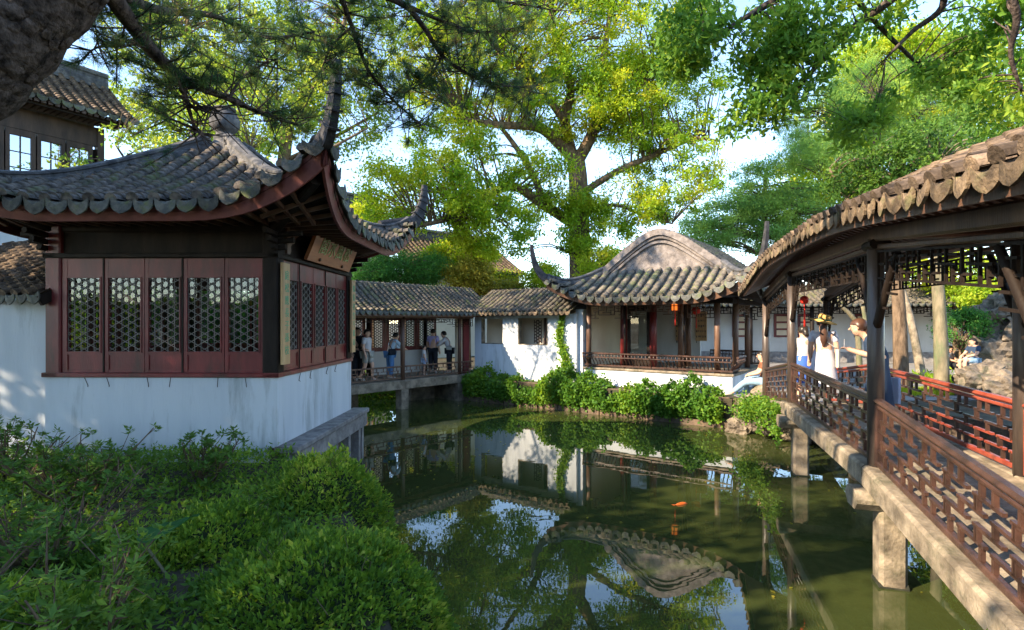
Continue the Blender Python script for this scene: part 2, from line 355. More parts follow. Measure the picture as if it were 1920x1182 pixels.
def tile_roof(par, paths, pitch, expo, mt, md, dh=.13, single=0, shown=lambda i: True, drips=True, course_limit=2):
    """paths: [(points eave->top, lateral, kind)], kind 0 trough / 1 cover. Near-eave tiles become separate parts, the rest one mesh."""
    r = pitch * .27; L = expo * 1.25
    T = {1: arc_tile(r, L, 'cover'), 0: arc_tile(pitch * .40, L, 'trough')}; DT = drip_tile(pitch * .40, dh)
    mesh = {}
    bulk = {0: [], 1: []}; used = {0: 0, 1: 0}; dr = []
    jr = random.Random(len(paths))
    for i, (pts, lat, kind) in enumerate(paths):
        st = along(pts, expo)
        for c, (p, t) in enumerate(st):
            mm = frame_m(p, lat, t)
            nz = Vector((mm[0][2], mm[1][2], mm[2][2]))
            off = nz * ((.045 if kind else .0) + jr.uniform(-.006, .006))
            mm = Matrix.Translation(off + Vector(lat) * jr.uniform(-.006, .006)) @ mm @ Matrix.Rotation(jr.uniform(-.025, .025), 4, 'Z') @ Matrix.Rotation(jr.uniform(-.02, .02), 4, 'X')
            if c < course_limit and used[kind] < single and shown(i):
                used[kind] += 1
                key = 'cover_tile' if kind else 'trough_tile'
                if key not in mesh:
                    b = MB(); b.add(T[kind][0], T[kind][1], False); mesh[key] = b.mesh(key, mt)
                link(key, mesh[key], par, mm)
            else: bulk[kind].append(mm)
        if drips and kind == 0:
            p, t = st[0]; mm = frame_m(p, lat, Vector((t.x, t.y, t.z * .15)))
            mm = Matrix.Translation(Vector((0, 0, .01))) @ mm @ Matrix.Rotation(jr.uniform(-.14, .14), 4, 'Y') @ Matrix.Rotation(jr.uniform(-.2, .12), 4, 'X') @ Matrix.Rotation(jr.uniform(-.16, .16), 4, 'Z')
            dr.append((mm, shown(i)))
    if drips:
        b = MB(); b.add(DT[0], DT[1], False); dm = b.mesh('drip_tile', md); rest = []
        k = 0
        for mm, sh in dr:
            if sh and k < 300: link('drip_tile', dm, par, mm); k += 1
            else: rest.append(mm)
        if rest: tag(link('far_drip_tiles', inst_mesh('far_drip_tiles', DT[0], DT[1], rest, md), par), kind='stuff')
    for kind in (0, 1):
        if bulk[kind]:
            nm = 'cover_tile_courses' if kind else 'trough_tile_courses'
            tag(link(nm, inst_mesh(nm, T[kind][0], T[kind][1], bulk[kind], mt), par), kind='stuff')
def deck_strip(m, paths, dz):
    """sheet under neighbouring column paths"""
    def res(pts, n=8):
        L = [0.]
        for a, b in zip(pts, pts[1:]): L.append(L[-1] + (b - a).length)
        out = []
        for k in range(n):
            d = L[-1] * k / (n - 1); j = 0
            while j < len(L) - 2 and L[j + 1] < d: j += 1
            s = (d - L[j]) / max(L[j + 1] - L[j], 1e-6); out.append(pts[j].lerp(pts[j + 1], min(1, s)) + Vector((0, 0, dz)))
        return out
    m.grid([res(p[0]) for p in paths])
RIDGE = [(-.5, 0), (.5, 0), (.5, .42), (.4, .5), (.4, .66), (.52, .72), (.52, .86), (.3, .98), (0, 1.03), (-.3, .98), (-.52, .86), (-.52, .72), (-.4, .66), (-.4, .5), (-.5, .42)]
def ridge(name, pts, w_, h_, mt, par, scl=None):
    m = MB(); m.sweep([(x * w_, z * h_) for x, z in RIDGE], pts, scl); return m.build(name, mt, par)

# ------------------------------------------------------------------ lattices
def tri_lattice(m, fr, x0, x1, z0, z1, y, sp=.12, w_=.012, seed=0):
    """kagome-like lattice clipped to a rectangle"""
    cx, cz = (x0 + x1) / 2, (z0 + z1) / 2; d = math.hypot(x1 - x0, z1 - z0)
    for a in (0, 60, 120):
        a = R(a + 30); dx, dz = math.cos(a), math.sin(a); nx, nz = -dz, dx
        k = -d
        n = int(d / sp) + 1
        for i in range(-n, n + 1):
            off = (i + .5) * sp; ox, oz = cx + nx * off, cz + nz * off
            ts = [-d, d]
            lo, hi = -d, d
            for (o, v, mn, mxx) in ((ox, dx, x0, x1), (oz, dz, z0, z1)):
                if abs(v) < 1e-6:
                    if o < mn or o > mxx: lo, hi = 1, 0
                else:
                    t0, t1 = sorted(((mn - o) / v, (mxx - o) / v)); lo = max(lo, t0); hi = min(hi, t1)
            if hi - lo > .03:
                m.bar(fr.p(ox + dx * lo, y, oz + dz * lo), fr.p(ox + dx * hi, y, oz + dz * hi), w_, w_, up=fr.ey)
def meander_bars(L, h, cell, lev=5):
    """bars of a staggered fret panel, as (x0,z0,x1,z1) in 0..L x 0..h"""
    out = []; n = max(2, int(round(L / cell))); c = L / n; zs = [h * k / lev for k in range(lev + 1)]
    for k in range(1, lev):
        off = .5 * (k % 2)
        for j in range(-1, n + 1):
            a = (j + off - .02) * c; b = (j + off + .80) * c
            a, b = max(0, a), min(L, b)
            if b - a > .06 * c: out.append((a, zs[k], b, zs[k]))
    for k in range(lev):
        off = (.5 * (k % 2) + .22) % 1
        for j in range(-1, n + 1):
            for e, (lo, hi) in ((0, (k, k + 1)), (.36, (k, k + 1))) if k in (0, lev - 1) else ((0, (k, k + 1)),):
                a = (j + off + e) * c
                if .02 < a < L - .02: out.append((a, zs[lo], a, zs[hi]))
        a0 = (.5 * ((k + 1) % 2) + .68) % 1
        for j in range(-1, n + 1):
            a = (j + a0) * c
            if .02 < a < L - .02 and 0 < k < lev - 1 and k % 2 == 1: out.append((a, zs[k], a, zs[k + 1]))
    return out
def fret_fringe(m, A, B, drop, w_, cell=.32, seed=1):
    """hanging fretwork between two points (top line A->B), stepped lower outline"""
    A = Vector(A); B = Vector(B); L = (B - A).length; ex = (B - A) / L; n = max(3, int(L / cell)); c = L / n
    up = Vector((0, 0, 1)); side = ex.cross(up).normalized()
    def seg(x0, z0, x1, z1): m.bar(A + ex * x0 + up * z0, A + ex * x1 + up * z1, w_, w_, up=side)
    seg(0, -.02, L, -.02)
    for j in range(n + 1):
        e = min(j, n - j); d = drop * (1.0 if e < 1 else .74 if e < 2 else .5); x = j * c
        seg(x, -.02, x, -d)
    for j in range(n):
        e = min(j, n - 1 - j); d = drop * (1.0 if e < 1 else .74 if e < 2 else .5); x = j * c
        seg(x, -d, x + c, -d); seg(x + (.0 if j % 2 else .3) * c, -d * .5, x + (.7 if j % 2 else 1.) * c, -d * .5)
        seg(x + .45 * c, -.02, x + .45 * c, -d * .5) if j % 2 else seg(x + .55 * c, -d * .5, x + .55 * c, -d)
        seg(x + .2 * c, -d * .25, x + .8 * c, -d * .25); seg(x + (.5 if j % 2 else 0) * c, -d * .75, x + (1 if j % 2 else .5) * c, -d * .75)

# ------------------------------------------------------------------ pine breeze pavilion (left)
def text_part(txt, size, M4, material, name, par, depth=.006):
    cu = bpy.data.curves.new(name, 'FONT'); cu.body = txt; cu.size = size; cu.align_x = 'CENTER'; cu.align_y = 'CENTER'; cu.extrude = depth; cu.resolution_u = 2
    o = bpy.data.objects.new('tmp_text', cu); COL.objects.link(o)
    dg = bpy.context.evaluated_depsgraph_get(); me = bpy.data.meshes.new_from_object(o.evaluated_get(dg)); bpy.data.objects.remove(o)
    me.name = name; me.materials.clear(); me.materials.append(material)
    return link(name, me, par, M4)

def left_pavilion():
    W = 3.46; yaw = R(-1.0)
    corner = V(-3.44, 8.0, 0)                      # front right corner
    ex = V(math.cos(yaw), math.sin(yaw), 0); ey = V(-math.sin(yaw), math.cos(yaw), 0)
    ctr = corner - ex * (W / 2) + ey * (W / 2)
    T = thing('waterside_pavilion', 'square pavilion with red lattice windows, white base wall and a steep upturned dark tile roof', 'pavilion', (ctr.x, ctr.y, LAND))
    Z0 = 1.04; ZS = 2.10; ZT = 3.81
    H = W / 2
    faces = [Frame(corner - ex * W, ex, ey), Frame(corner, ey, -ex), Frame(corner + ey * W, -ex, -ey), Frame(corner - ex * W + ey * W, -ey, ex)]
    # white base wall, one mesh per side; front and right in view
    for k, fr in enumerate(faces):
        m = MB(); m.box(fr, .0, W - (.16 if k % 2 == 0 else .16), 0, .16, .55 if k != 1 else Z0 - .02, ZS - .05)
        m.build('base_wall', M['plaster'], T)
    m = MB(); m.box(faces[0], .17, W - .17, .17, W - .17, Z0 - .2, Z0 + .02); m.build('floor', M['stonegrey'], T)
    # stone ledge along the water side
    f = faces[1]
    m = MB(); m.box(f, -.02, W + .22, -.32, .04, Z0 - .09, Z0 + .0, .015); lg = m.build('stone_ledge', M['stonegrey'], T)
    m = MB(); m.box(f, .05, W + .2, -.28, -.1, Z0 - .36, Z0 - .092, .01); m.build('ledge_beam', M['stonegrey'], T)
    for yy in (.5, 1.8, 2.55, 3.2, 3.42):
        m = MB(); m.box(f, yy, yy + .13, -.24, -.08, -.4, Z0 - .362); m.build('ledge_pillar', M['stonegrey'], T)
    m = MB(); m.box(f, .1, W, .05, .2, -.4, Z0 - .02); m.build('foundation_wall', M['rock'], T)
    # corner posts
    for k, (a, b) in enumerate(((0, 0), (W, 0), (W, W), (0, W))):
        p = faces[0].p(a + (.11 if a == 0 else -.11), b + (.11 if b == 0 else -.11), 0)
        m = MB(); m.box(Frame(p, ex, ey), -.115, .115, -.115, .115, ZS - .045, 4.35, .02); m.build('post', M['redwood' if k == 0 else 'darkwood'], T)
    # window walls
    panes = [(.31, .80), (.93, 1.41), (1.53, 1.99), (2.11, 2.60), (2.72, 3.17)]
    sash = [(.235, .845), (.87, 1.465), (1.475, 2.02), (2.05, 2.655), (2.665, 3.225)]
    for k, fr in enumerate(faces):
        m = MB(); m.box(fr, -.03, W + .03 - .0, -.03 + .001 * k, .19, ZS - .048, ZS + .02, .01); m.build('sill', M['redwood'], T)
        m = MB(); m.box(fr, -.02, W + .02, -.02 + .001 * k, .15, ZT, ZT + .075, .012); m.build('lintel_rail', M['darkwood'], T)
        m = MB(); m.box(fr, .23, W - .23, .06, .14, ZT + .075, 4.35); m.build('frieze_board', M['darkwood'], T)
        m = MB(); m.box(fr, .0, W, .03 + .001 * k, .17, 4.2, 4.345, .02); m.build('architrave', M['darkwood'], T)
        for xm in (.857, 2.035):
            m = MB(); m.box(fr, xm - .012, xm + .012, .02, .10, ZS + .02, ZT); m.build('mullion', M['darkwood'], T)
        for (s0, s1), (p0, p1) in zip(sash, panes):
            zb, zt = 2.43, 3.52
            m = MB()
            m.box(fr, s0, p0, .03, .085, ZS + .022, ZT - .002); m.box(fr, p1, s1, .03, .085, ZS + .022, ZT - .002)
            m.box(fr, p0, p1, .033, .082, zt, ZT - .002); m.box(fr, p0, p1, .033, .082, zb - .05, zb)
            m.box(fr, p0, p1, .045, .07, ZS + .06, zb - .05); m.box(fr, p0, p1, .033, .082, ZS + .022, ZS + .06)
            # raised moulding round the pane and the lower panel
            for (a0, a1, c0, c1) in ((p0 - .018, p1 + .018, zt, zt + .018), (p0 - .018, p1 + .018, zb - .018, zb), (p0 - .018, p0, zb, zt), (p1, p1 + .018, zb, zt)):
                m.box(fr, a0, a1, .018, .03, c0, c1)
            so = m.build('window_sash', M['redwood'], T)
            g = MB(); g.box(fr, p0 + .002, p1 - .002, .056, .060, zb + .002, zt - .002); g.build('pane', M['glass'], so)
            if k in (0, 1) or True:
                l = MB(); tri_lattice(l, fr, p0, p1, zb, zt, .046, .098, .0105); l.build('lattice', M['latticewood'], so)
        if k < 2:
            for xh in ((.62, .95, 1.55, 1.9, 2.6, 3.0) if k == 0 else (.75, 1.2, 2.0, 2.45)):
                h = MB(); q = random.Random(int(xh * 100)).uniform(-.04, .04)
                h.tube([fr.p(xh, -.035, ZS - .05), fr.p(xh + q * .6, -.02, ZS - .12), fr.p(xh + q, -.012, ZS - .17), fr.p(xh + q + .012, -.03, ZS - .185)], .006, 5); h.build('window_hook', M['iron'], T)
    # roof
    E = W / 2 + .95; ze = 4.40; Hr = 1.62; Lc = .66; X0 = .75
    def cc(x): return max(0., (abs(x) - X0) / (E - X0))
    def ve(x): return E + .2 * cc(x) ** 2
    def zf(x, v):
        e = min(1.15, v / E); return ze + Hr * max(0., 1 - e) ** 1.3 + Lc * cc(x) ** 2.3 * min(1, e) ** 1.5
    sides = [(-ey, ex), (ex, ey), (ey, -ex), (-ex, -ey)]
    pitch = .285; apex = ctr
    for k, (out, la) in enumerate(sides):
        n = int(2 * (E + .12) / (pitch / 2)); n -= n % 2; paths = []
        for j in range(n + 1):
            x = (j - n / 2) * pitch / 2
            v1 = max(abs(x) + .02, .16); v0 = ve(x)
            if v0 - v1 < .06: continue
            pts = [apex + la * x + out * v + V(0, 0, zf(x, v)) for v in lin(12, v0, v1)]
            paths.append((pts, la, j % 2))
        tile_roof(T, paths, pitch, .125, M['tile'], M['drip'], .15, single=90 if k < 2 else 0, shown=lambda i, k=k: k < 2, course_limit=3)
        m = MB(); deck_strip(m, paths, -.015); m.build('roof_deck', M['tile_bed'], T)
        # soffit, fascia
        xs = lin(25, -E - .18, E + .18); rows = []
        for x in xs:
            v0 = ve(x) - .05; vi = max(W / 2 - .02, min(abs(x), v0 - .01)) if abs(x) > W / 2 else W / 2 - .02
            a = apex + la * x + out * v0 + V(0, 0, zf(x, v0) - .10); vi2 = max(vi, abs(x) * .985 if abs(x) > W / 2 else vi); b = apex + la * x + out * min(vi2, v0 - .005) + V(0, 0, lerp(4.33, zf(x, v0) - .12, max(0, min(1, (abs(x) - W / 2) / (E - W / 2))) ** 1.0))
            rows.append([a, b])
        m = MB(); m.grid(rows); m.build('soffit', M['darkwood'], T)
        m = MB(); top = [apex + la * x + out * (ve(x) - .045) + V(0, 0, zf(x, ve(x)) - .035) for x in xs]
        hs = [.17 + .13 * cc(x) ** 1.5 for x in xs]
        rows = [[p, p + V(0, 0, -h) + out * (-.05), p + V(0, 0, -h) - out * .09, p - out * .04] for p, h in zip(top, hs)]
        m.grid(rows); m.build('fascia_board', M['fascia'], T)
        if k < 2:
            for j in range(21):
                x = -W / 2 - .55 + j * (W + 1.1) / 20; v0 = ve(x) - .1
                r_ = MB(); r_.bar(apex + la * x + out * (W / 2 + .02) + V(0, 0, 4.30), apex + la * x + out * v0 + V(0, 0, zf(x, v0) - .15), .05, .055); r_.build('rafter', M['brownwood'], T)
    # hip ridges and flying corners
    for k, (out, la) in enumerate(sides):
        d = (out + la)
        pts = [apex + d * v + V(0, 0, zf(v, v) - .02) for v in lin(16, .12, E + .08)]
        sc_ = [(1.05 - .25 * i / 15, 1.05 - .35 * i / 15) for i in range(16)]
        ridge('hip_ridge', pts, .21, .27, M['ridge'], T, sc_)
        c0 = pts[-1]
        horn = smoothpath([pts[-4] + V(0, 0, .10), c0 + V(0, 0, .02), c0 + d * .13 + V(0, 0, .16), c0 + d * .23 + V(0, 0, .45), c0 + d * .275 + V(0, 0, .74), c0 + d * .285 + V(0, 0, .96)], 5)
        n = len(horn); m = MB(); m.sweep([(-.06, -.12), (.06, -.12), (.06, .1), (.035, .14), (-.035, .14), (-.06, .1)], horn, [(1.15 - .55 * i / n, 1.3 - .85 * i / n) for i in range(n)], up=-d.normalized() * .6 + V(0, 0, .8)); hn = m.build('flying_corner', M['horn'], T)
        m = MB()
        for q in (.45, .56, .66, .76, .88):
            i = int(q * n); t = (horn[min(i + 1, n - 1)] - horn[i - 1]).normalized(); s_ = 1.3 - .85 * i / n
            b_ = V(-d.y, d.x, 0).normalized(); nn = b_.cross(t).normalized()
            m.box(Frame(horn[i], b_, nn, t), -.085 * s_, .085 * s_, -.17 * s_, .17 * s_, -.014, .014)
        m.build('band', M['horn'], hn)
        cb = MB(); cb.bar(apex + d * (W / 2 - .1) + V(0, 0, 4.25), apex + d * (E - .05) + V(0, 0, zf(E, E) - .33), .15, .17, ch=.03); cb.build('corner_beam', M['darkwood'], T)
        # bracket arms beside each corner post
        for sgn, dd in ((1, la), (-1, out)):
            base = apex + d * (W / 2 - .02)
            b_ = MB()
            for q in range(3): b_.bar(base + dd * (-sgn * 0 + .0) + V(0, 0, 3.95 + .1 * q), base + dd * (.14 + .12 * q) + V(0, 0, 3.97 + .1 * q), .07, .075, ch=.015)
            b_.build('bracket_arm', M['darkwood'], T)
    # carved bracket boards beside the plaque on the water side
    f = faces[1]
    for x0, s in ((.24, 1), (W - .24, -1)):
        poly = [(0, .0), (.10, .0), (.14, .06), (.12, .12), (.18, .17), (.27, .19), (.30, .27), (.42, .32), (.45, .40), (0, .40)]
        m = MB(); m.prism(Frame(f.p(x0, 0, ZT + .09), f.ex * s, f.ey), poly, -.045, -.005); m.build('bracket_board', M['brownwood'], T)
    # finial
    m = MB(); m.lathe(apex + V(0, 0, ze + Hr - .10), [(.32, -.35), (.30, .06), (.2, .1), (.17, .2), (.19, .25), (.14, .27), (.14, .34), (.2, .37), (.245, .45), (.25, .58), (.2, .67), (.12, .71), (.19, .735), (.19, .76), (.02, .78)], 12); m.build('finial', M['ridge'], T)
    for k, (out, la) in enumerate(sides):
        d = (out + la).normalized(); p = apex + d * .38 + V(0, 0, ze + Hr - .16)
        b_ = V(-d.y, d.x, 0)
        for s in (-1, 1):
            m = MB(); q = [p + b_ * s * .09 + V(0, 0, .12) + (d * math.cos(t) + V(0, 0, math.sin(t))) * (.10 - .012 * t) for t in lin(12, 0, 5.5)]; m.tube(q, .032, 6); m.build('scroll', M['ridge'], T)
    # plaque and couplet boards (hang on the pavilion)
    c = f.p(W / 2 + .22, -.2, ZT + .33); n_ = (-f.ey * math.cos(R(22)) - V(0, 0, 1) * math.sin(R(22))).normalized(); up = f.ex.cross(-n_).normalized()
    if up.z < 0: up = -up
    PL = thing('name_plaque', 'tilted brown wooden plaque with four green characters under the pavilion eave', 'plaque', c)
    fr = Frame(c, f.ex, -n_, up)
    m = MB(); m.box(fr, -1.08, 1.08, 0, .06, -.29, .29, .012); m.build('panel', M['plaque'], PL)
    for i, ch in enumerate('閣水風松'):
        p = fr.p(-.60 + i * .40, -.004, .02); r3 = Matrix((f.ex, up, n_)).transposed().to_4x4(); r3.translation = p
        text_part(ch, .37, r3, M['jadepale'], 'character', PL)
    for x0 in (-.6, .55):
        m = MB(); m.lathe(None, [(.03, 0), (.03, .02), (.01, .035)], 8, fr=Frame(fr.p(x0, -.001, -.22), fr.ex, fr.ez, n_)); m.build('boss', M['brownwood'], PL)
    for x0, txt, lb in ((.12, '庭松應長子孫枝', 'tall yellowish wooden couplet board with green characters on the front corner post'), (W - .10, '鶴髮初生千萬壽', 'slim pale couplet board on the far post beside the covered corridor')):
        c = f.p(x0, -.07, 0); CB = thing('couplet_board', lb, 'couplet board', (c.x, c.y, 2.2))
        m = MB(); m.box(Frame(c, f.ex, f.ey), -.115, .115, -.02, .03, 2.24, 3.74, .008); m.build('board', M['board'], CB)
        for i, ch in enumerate(txt):
            p = V(c.x, c.y, 3.55 - i * .185) - f.ey * .0205; r3 = Matrix((f.ex, V(0, 0, 1), -f.ey)).transposed().to_4x4(); r3.translation = p
            text_part(ch, .15, r3, M['jade'], 'character', CB, .003)
left_pavilion()
# ------------------------------------------------------------------ corridor over the water (far left)
def gable_paths(A, B, out, over, rise, pitch, sag=.10, run=None, zA=0, zB=0, ends=(0, 0)):
    """tile columns of one slope: eave line A->B, ridge at +run inward (-out)"""
    A = Vector(A); B = Vector(B); L = (B - A).length; la = (B - A) / L; n = int(L / (pitch / 2)); n += n % 2; st = L / n; paths = []
    for j in range(n + 1):
        e = A.lerp(B, j / n)
        pts = [e - Vector(out) * run * t + V(0, 0, rise * (t ** 1.12)) for t in lin(6)]
        paths.append((pts, la, j % 2))
    return paths
def corridor():
    A = V(-5.6, 15.85, 0); B = V(-1.45, 20.62, 0); d = (B - A).normalized(); inn = V(-d.y, d.x, 0); L = (B - A).length; D = 2.1
    T = thing('covered_corridor', 'open tiled corridor bridging the pond behind the red windowed pavilion', 'corridor', (A.x, A.y, 0))
    f = Frame(A, d, inn); ZD = .95
    m = MB(); m.box(f, -.6, L, -.04, D, ZD - .12, ZD); m.build('deck', M['stone'], T)
    m = MB(); m.box(f, -.6, 3.05, -.1, .12, ZD - .30, ZD - .01, .015); m.build('edge_beam', M['stone'], T)
    m = MB(); m.box(f, 3.06, L, -.1, .12, ZD - .30, ZD - .01, .015); m.build('edge_beam', M['stone'], T)
    posts = [.55, 3.05, 5.65]
    for x in (3.05,):
        m = MB(); m.box(f, x - .19, x + .12, -.12, .2, -.6, ZD - .30, .02); m.build('pier', M['stone'], T)
    m = MB(); m.box(f, 1.9, 2.3, 1.5, 1.9, -.6, ZD - .12, .02); m.build('pier', M['stone'], T)
    m = MB(); m.box(f, 4.3, L, 1.2, D, -.6, ZD - .12); m.build('abutment', M['rock'], T)
    m = MB(); m.box(f, L - .9, L, -.1, 1.2, -.6, ZD - .31); m.build('abutment', M['rock'], T)
    for x in posts:
        m = MB(); m.tube([f.p(x, .06, ZD), f.p(x, .06, 3.12)], .075, 10); m.build('post', M['brownwood'], T)
    for x in (.55, 1.35, 3.05, 5.65):
        m = MB(); m.tube([f.p(x, D - .08, ZD), f.p(x, D - .08, 3.2)], .08, 10); m.build('rear_post', M['darkwood'], T)
    # railing
    for x0, x1 in ((-.5, .47), (.63, 2.97), (3.13, 5.57), (5.73, L)):
        m = MB(); m.box(f, x0, x1, .02, .10, ZD + .42, ZD + .47, .01); rl = m.build('rail', M['brownwood'], T); m = MB(); m.box(f, x0, x1, .03, .09, ZD + .05, ZD + .085); m.build('base_rail', M['brownwood'], rl)
        m = MB()
        for (a, z0, b, z1) in meander_bars(x1 - x0, .335, .42, 3): m.bar(f.p(x0 + a, .06, ZD + .085 + z0), f.p(x0 + b, .06, ZD + .085 + z1), .022, .022, up=f.ey)
        m.build('fretwork', M['brownwood'], rl)
        m = MB(); fret_fringe(m, f.p(x0, .06, 3.0), f.p(x1, .06, 3.0), .28, .018, .26); m.build('hanging_fret', M['darkwood'], T)
    m = MB(); m.box(f, -.6, L, .0, .12, 3.0, 3.12, .01); m.build('eave_beam', M['brownwood'], T)
    m = MB(); m.box(f, -.6, L, D - .14, D - .02, 3.06, 3.2); m.build('rear_beam', M['brownwood'], T)
    # rear wall: cream wall, then white dado with lattice windows
    m = MB(); m.box(f, -.6, 1.3, D - .02, D + .12, ZD, 3.2); m.build('rear_wall', M['cream'], T)
    m = MB(); m.box(f, 1.42, 3.0, D - .02, D + .12, ZD, ZD + .02); m.build('threshold', M['stone'], T)
    m = MB(); m.box(f, 3.1, L, D - .02, D + .12, ZD, ZD + .85); m.build('dado_wall', M['plaster_clean'], T)
    x = 1.45
    wins = [(1.45, 2.2), (2.22, 2.97), (3.14, 3.85), (3.87, 4.58), (4.6, 5.31), (5.33, L - .02)]
    for i, (x0, x1) in enumerate(wins):
        zb = ZD + .85 if i > 1 else ZD + .03
        m = MB(); zt = 3.05; pb = 1.95
        m.box(f, x0, x0 + .12, D - .0, D + .06, zb, zt); m.box(f, x1 - .12, x1, D, D + .06, zb, zt); m.box(f, x0 + .12, x1 - .12, D, D + .06, zt - .12, zt); m.box(f, x0 + .12, x1 - .12, D + .01, D + .05, zb, pb)
        so = m.build('lattice_window', M['redwood'], T)
        m = MB(); tri_lattice(m, f, x0 + .12, x1 - .12, pb, zt - .12, D + .03, .085, .014); m.build('lattice', M['darkwood'], so)
    # cream panel wall at the right end, red post
    m = MB(); m.box(f, 5.75, 6.02, .3, .42, ZD, 3.05); m.build('panel', M['cream'], T)
    m = MB(); m.box(f, 6.03, L - .01, .22, .5, ZD, 3.08); m.build('end_panel', M['redwood'], T)
    # roof
    ZE = 3.19; RI = .95; ov = .42
    ea = A - d * 1.0 - inn * ov + V(0, 0, ZE); eb = B + d * .9 - inn * ov + V(0, 0, ZE); run = D / 2 + ov
    paths = gable_paths(ea, eb, -inn, ov, RI, .215, run=run)
    # trim the columns where the wall roof takes over (valley)
    tile_roof(T, paths, .215, .12, M['tile_moss'], M['drip'], .11, single=120, shown=lambda i: True, course_limit=1)
    m = MB(); deck_strip(m, paths, -.02); m.build('roof_deck', M['tile_bed'], T)
    ra = A - d * 1.0 + inn * (D + ov) + V(0, 0, ZE); rb_ = B + d * .9 + inn * (D + ov) + V(0, 0, ZE)
    paths2 = gable_paths(rb_, ra, inn, ov, RI, .215, run=run)
    tile_roof(T, paths2, .215, .14, M['tile_moss'], M['drip'], .11, single=0, shown=lambda i: False)
    m = MB(); deck_strip(m, paths2, -.02); m.build('roof_deck', M['tile_bed'], T)
    m = MB(); m.box(f, -1, L + .8, -ov + .03, -ov + .06, ZE - .13, ZE - .02); m.build('eave_board', M['brownwood'], T)
    m = MB(); m.box(f, -1, L, -ov + .05, D + ov - .05, ZE - .04, ZE - .02); m.build('ceiling', M['darkwood'], T)
    c1 = A - d * 1.0 + inn * (D / 2) + V(0, 0, ZE + RI); c2 = B + d * .9 + inn * (D / 2) + V(0, 0, ZE + RI)
    m = MB(); m.tube([c1 + V(0, 0, .02), c2 + V(0, 0, .02)], .085, 8); m.build('ridge_roll', M['tile_moss'], T)
    return A, B, d, inn, L
COR = corridor()

# ------------------------------------------------------------------ bank frame: white wall, central pavilion
BU = V(.814, -.581, 0).normalized(); BN = V(-BU.y, BU.x, 0)     # along the bank, inland
BO = V(-1.48, 20.2, 0)
FB = Frame(BO, BU, BN)
def white_wall():
    T = thing('white_garden_wall', 'white wall with two square openings and a low tiled roof above the ivy', 'wall', FB.p(1.5, .5, LAND))
    f = FB; s0, s1 = -.28, 4.1; y0, y1 = .5, .72; z0 = .55; z1 = 3.16
    op = [(.02, 1.04, 2.06, 3.0), (1.72, 2.98, 2.06, 3.02)]
    m = MB(); xs = [s0, op[0][0], op[0][1], op[1][0], op[1][1], s1]
    m.box(f, s0, s1, y0, y1, z0, 2.06); m.box(f, s0, s1, y0, y1, 3.02, z1)
    for a, b in ((xs[0], xs[1]), (xs[2], xs[3]), (xs[4], xs[5])): m.box(f, a, b, y0, y1, 2.06, 3.02)
    m.box(f, xs[1], xs[2], y0, y1, 3.0, 3.02)
    m.build('wall', M['plaster'], T)
    for (a, b, c, d_) in op:
        m = MB(); m.box(f, a - .0, a + .03, y0 + .02, y1 - .01, c + .001, d_ - .001); m.box(f, b - .03, b, y0 + .02, y1 - .01, c + .001, d_ - .001); m.box(f, a + .03, b - .03, y0 + .02, y1 - .01, c + .001, c + .03); m.build('opening_frame', M['stone'], T)
    # room behind the openings
    m = MB(); m.box(f, s0, s1, 1.25, 1.4, z0, 3.3); m.build('inner_wall', M['cream'], T)
    m = MB(); m.box(f, 1.2, 1.3, .73, 1.24, z0, 3.1); m.build('partition', M['cream'], T)
    m = MB(); m.tube([f.p(2.5, 1.1, LAND), f.p(2.5, 1.1, 3.1)], .05, 8); m.build('post', M['brownwood'], T)
    m = MB(); tri_lattice(m, f, 1.95, 2.25, 2.1, 2.95, 1.23, .1, .02); m.build('wall_lattice', M['brownwood'], T)
    ZE = 3.2; run = 1.65; RI = .85
    ea = f.p(-.45, .1, ZE); eb = f.p(4.0, .1, ZE)
    paths = gable_paths(ea, eb, -BN, .4, RI, .215, run=run)
    tile_roof(T, paths, .215, .12, M['tile_moss'], M['drip_warm'], .11, single=60, course_limit=1)
    m = MB(); deck_strip(m, paths, -.02); m.build('roof_deck', M['tile_bed'], T)
    p2 = gable_paths(f.p(4.0, .1 + 2 * run, ZE), f.p(-.45, .1 + 2 * run, ZE), BN, .4, RI, .215, run=run)
    tile_roof(T, p2, .215, .14, M['tile_moss'], M['drip'], .11, single=0, shown=lambda i: False)
    m = MB(); deck_strip(m, p2, -.02); m.build('roof_deck', M['tile_bed'], T)
    m = MB(); m.box(f, -.3, 4.0, .16, .2, ZE - .1, ZE - .02); m.build('eave_board', M['brownwood'], T)
    m = MB(); m.tube([f.p(-.4, .1 + run, ZE + RI + .02), f.p(4., .1 + run, ZE + RI + .02)], .085, 8); m.build('ridge_roll', M['tile_moss'], T)
white_wall()

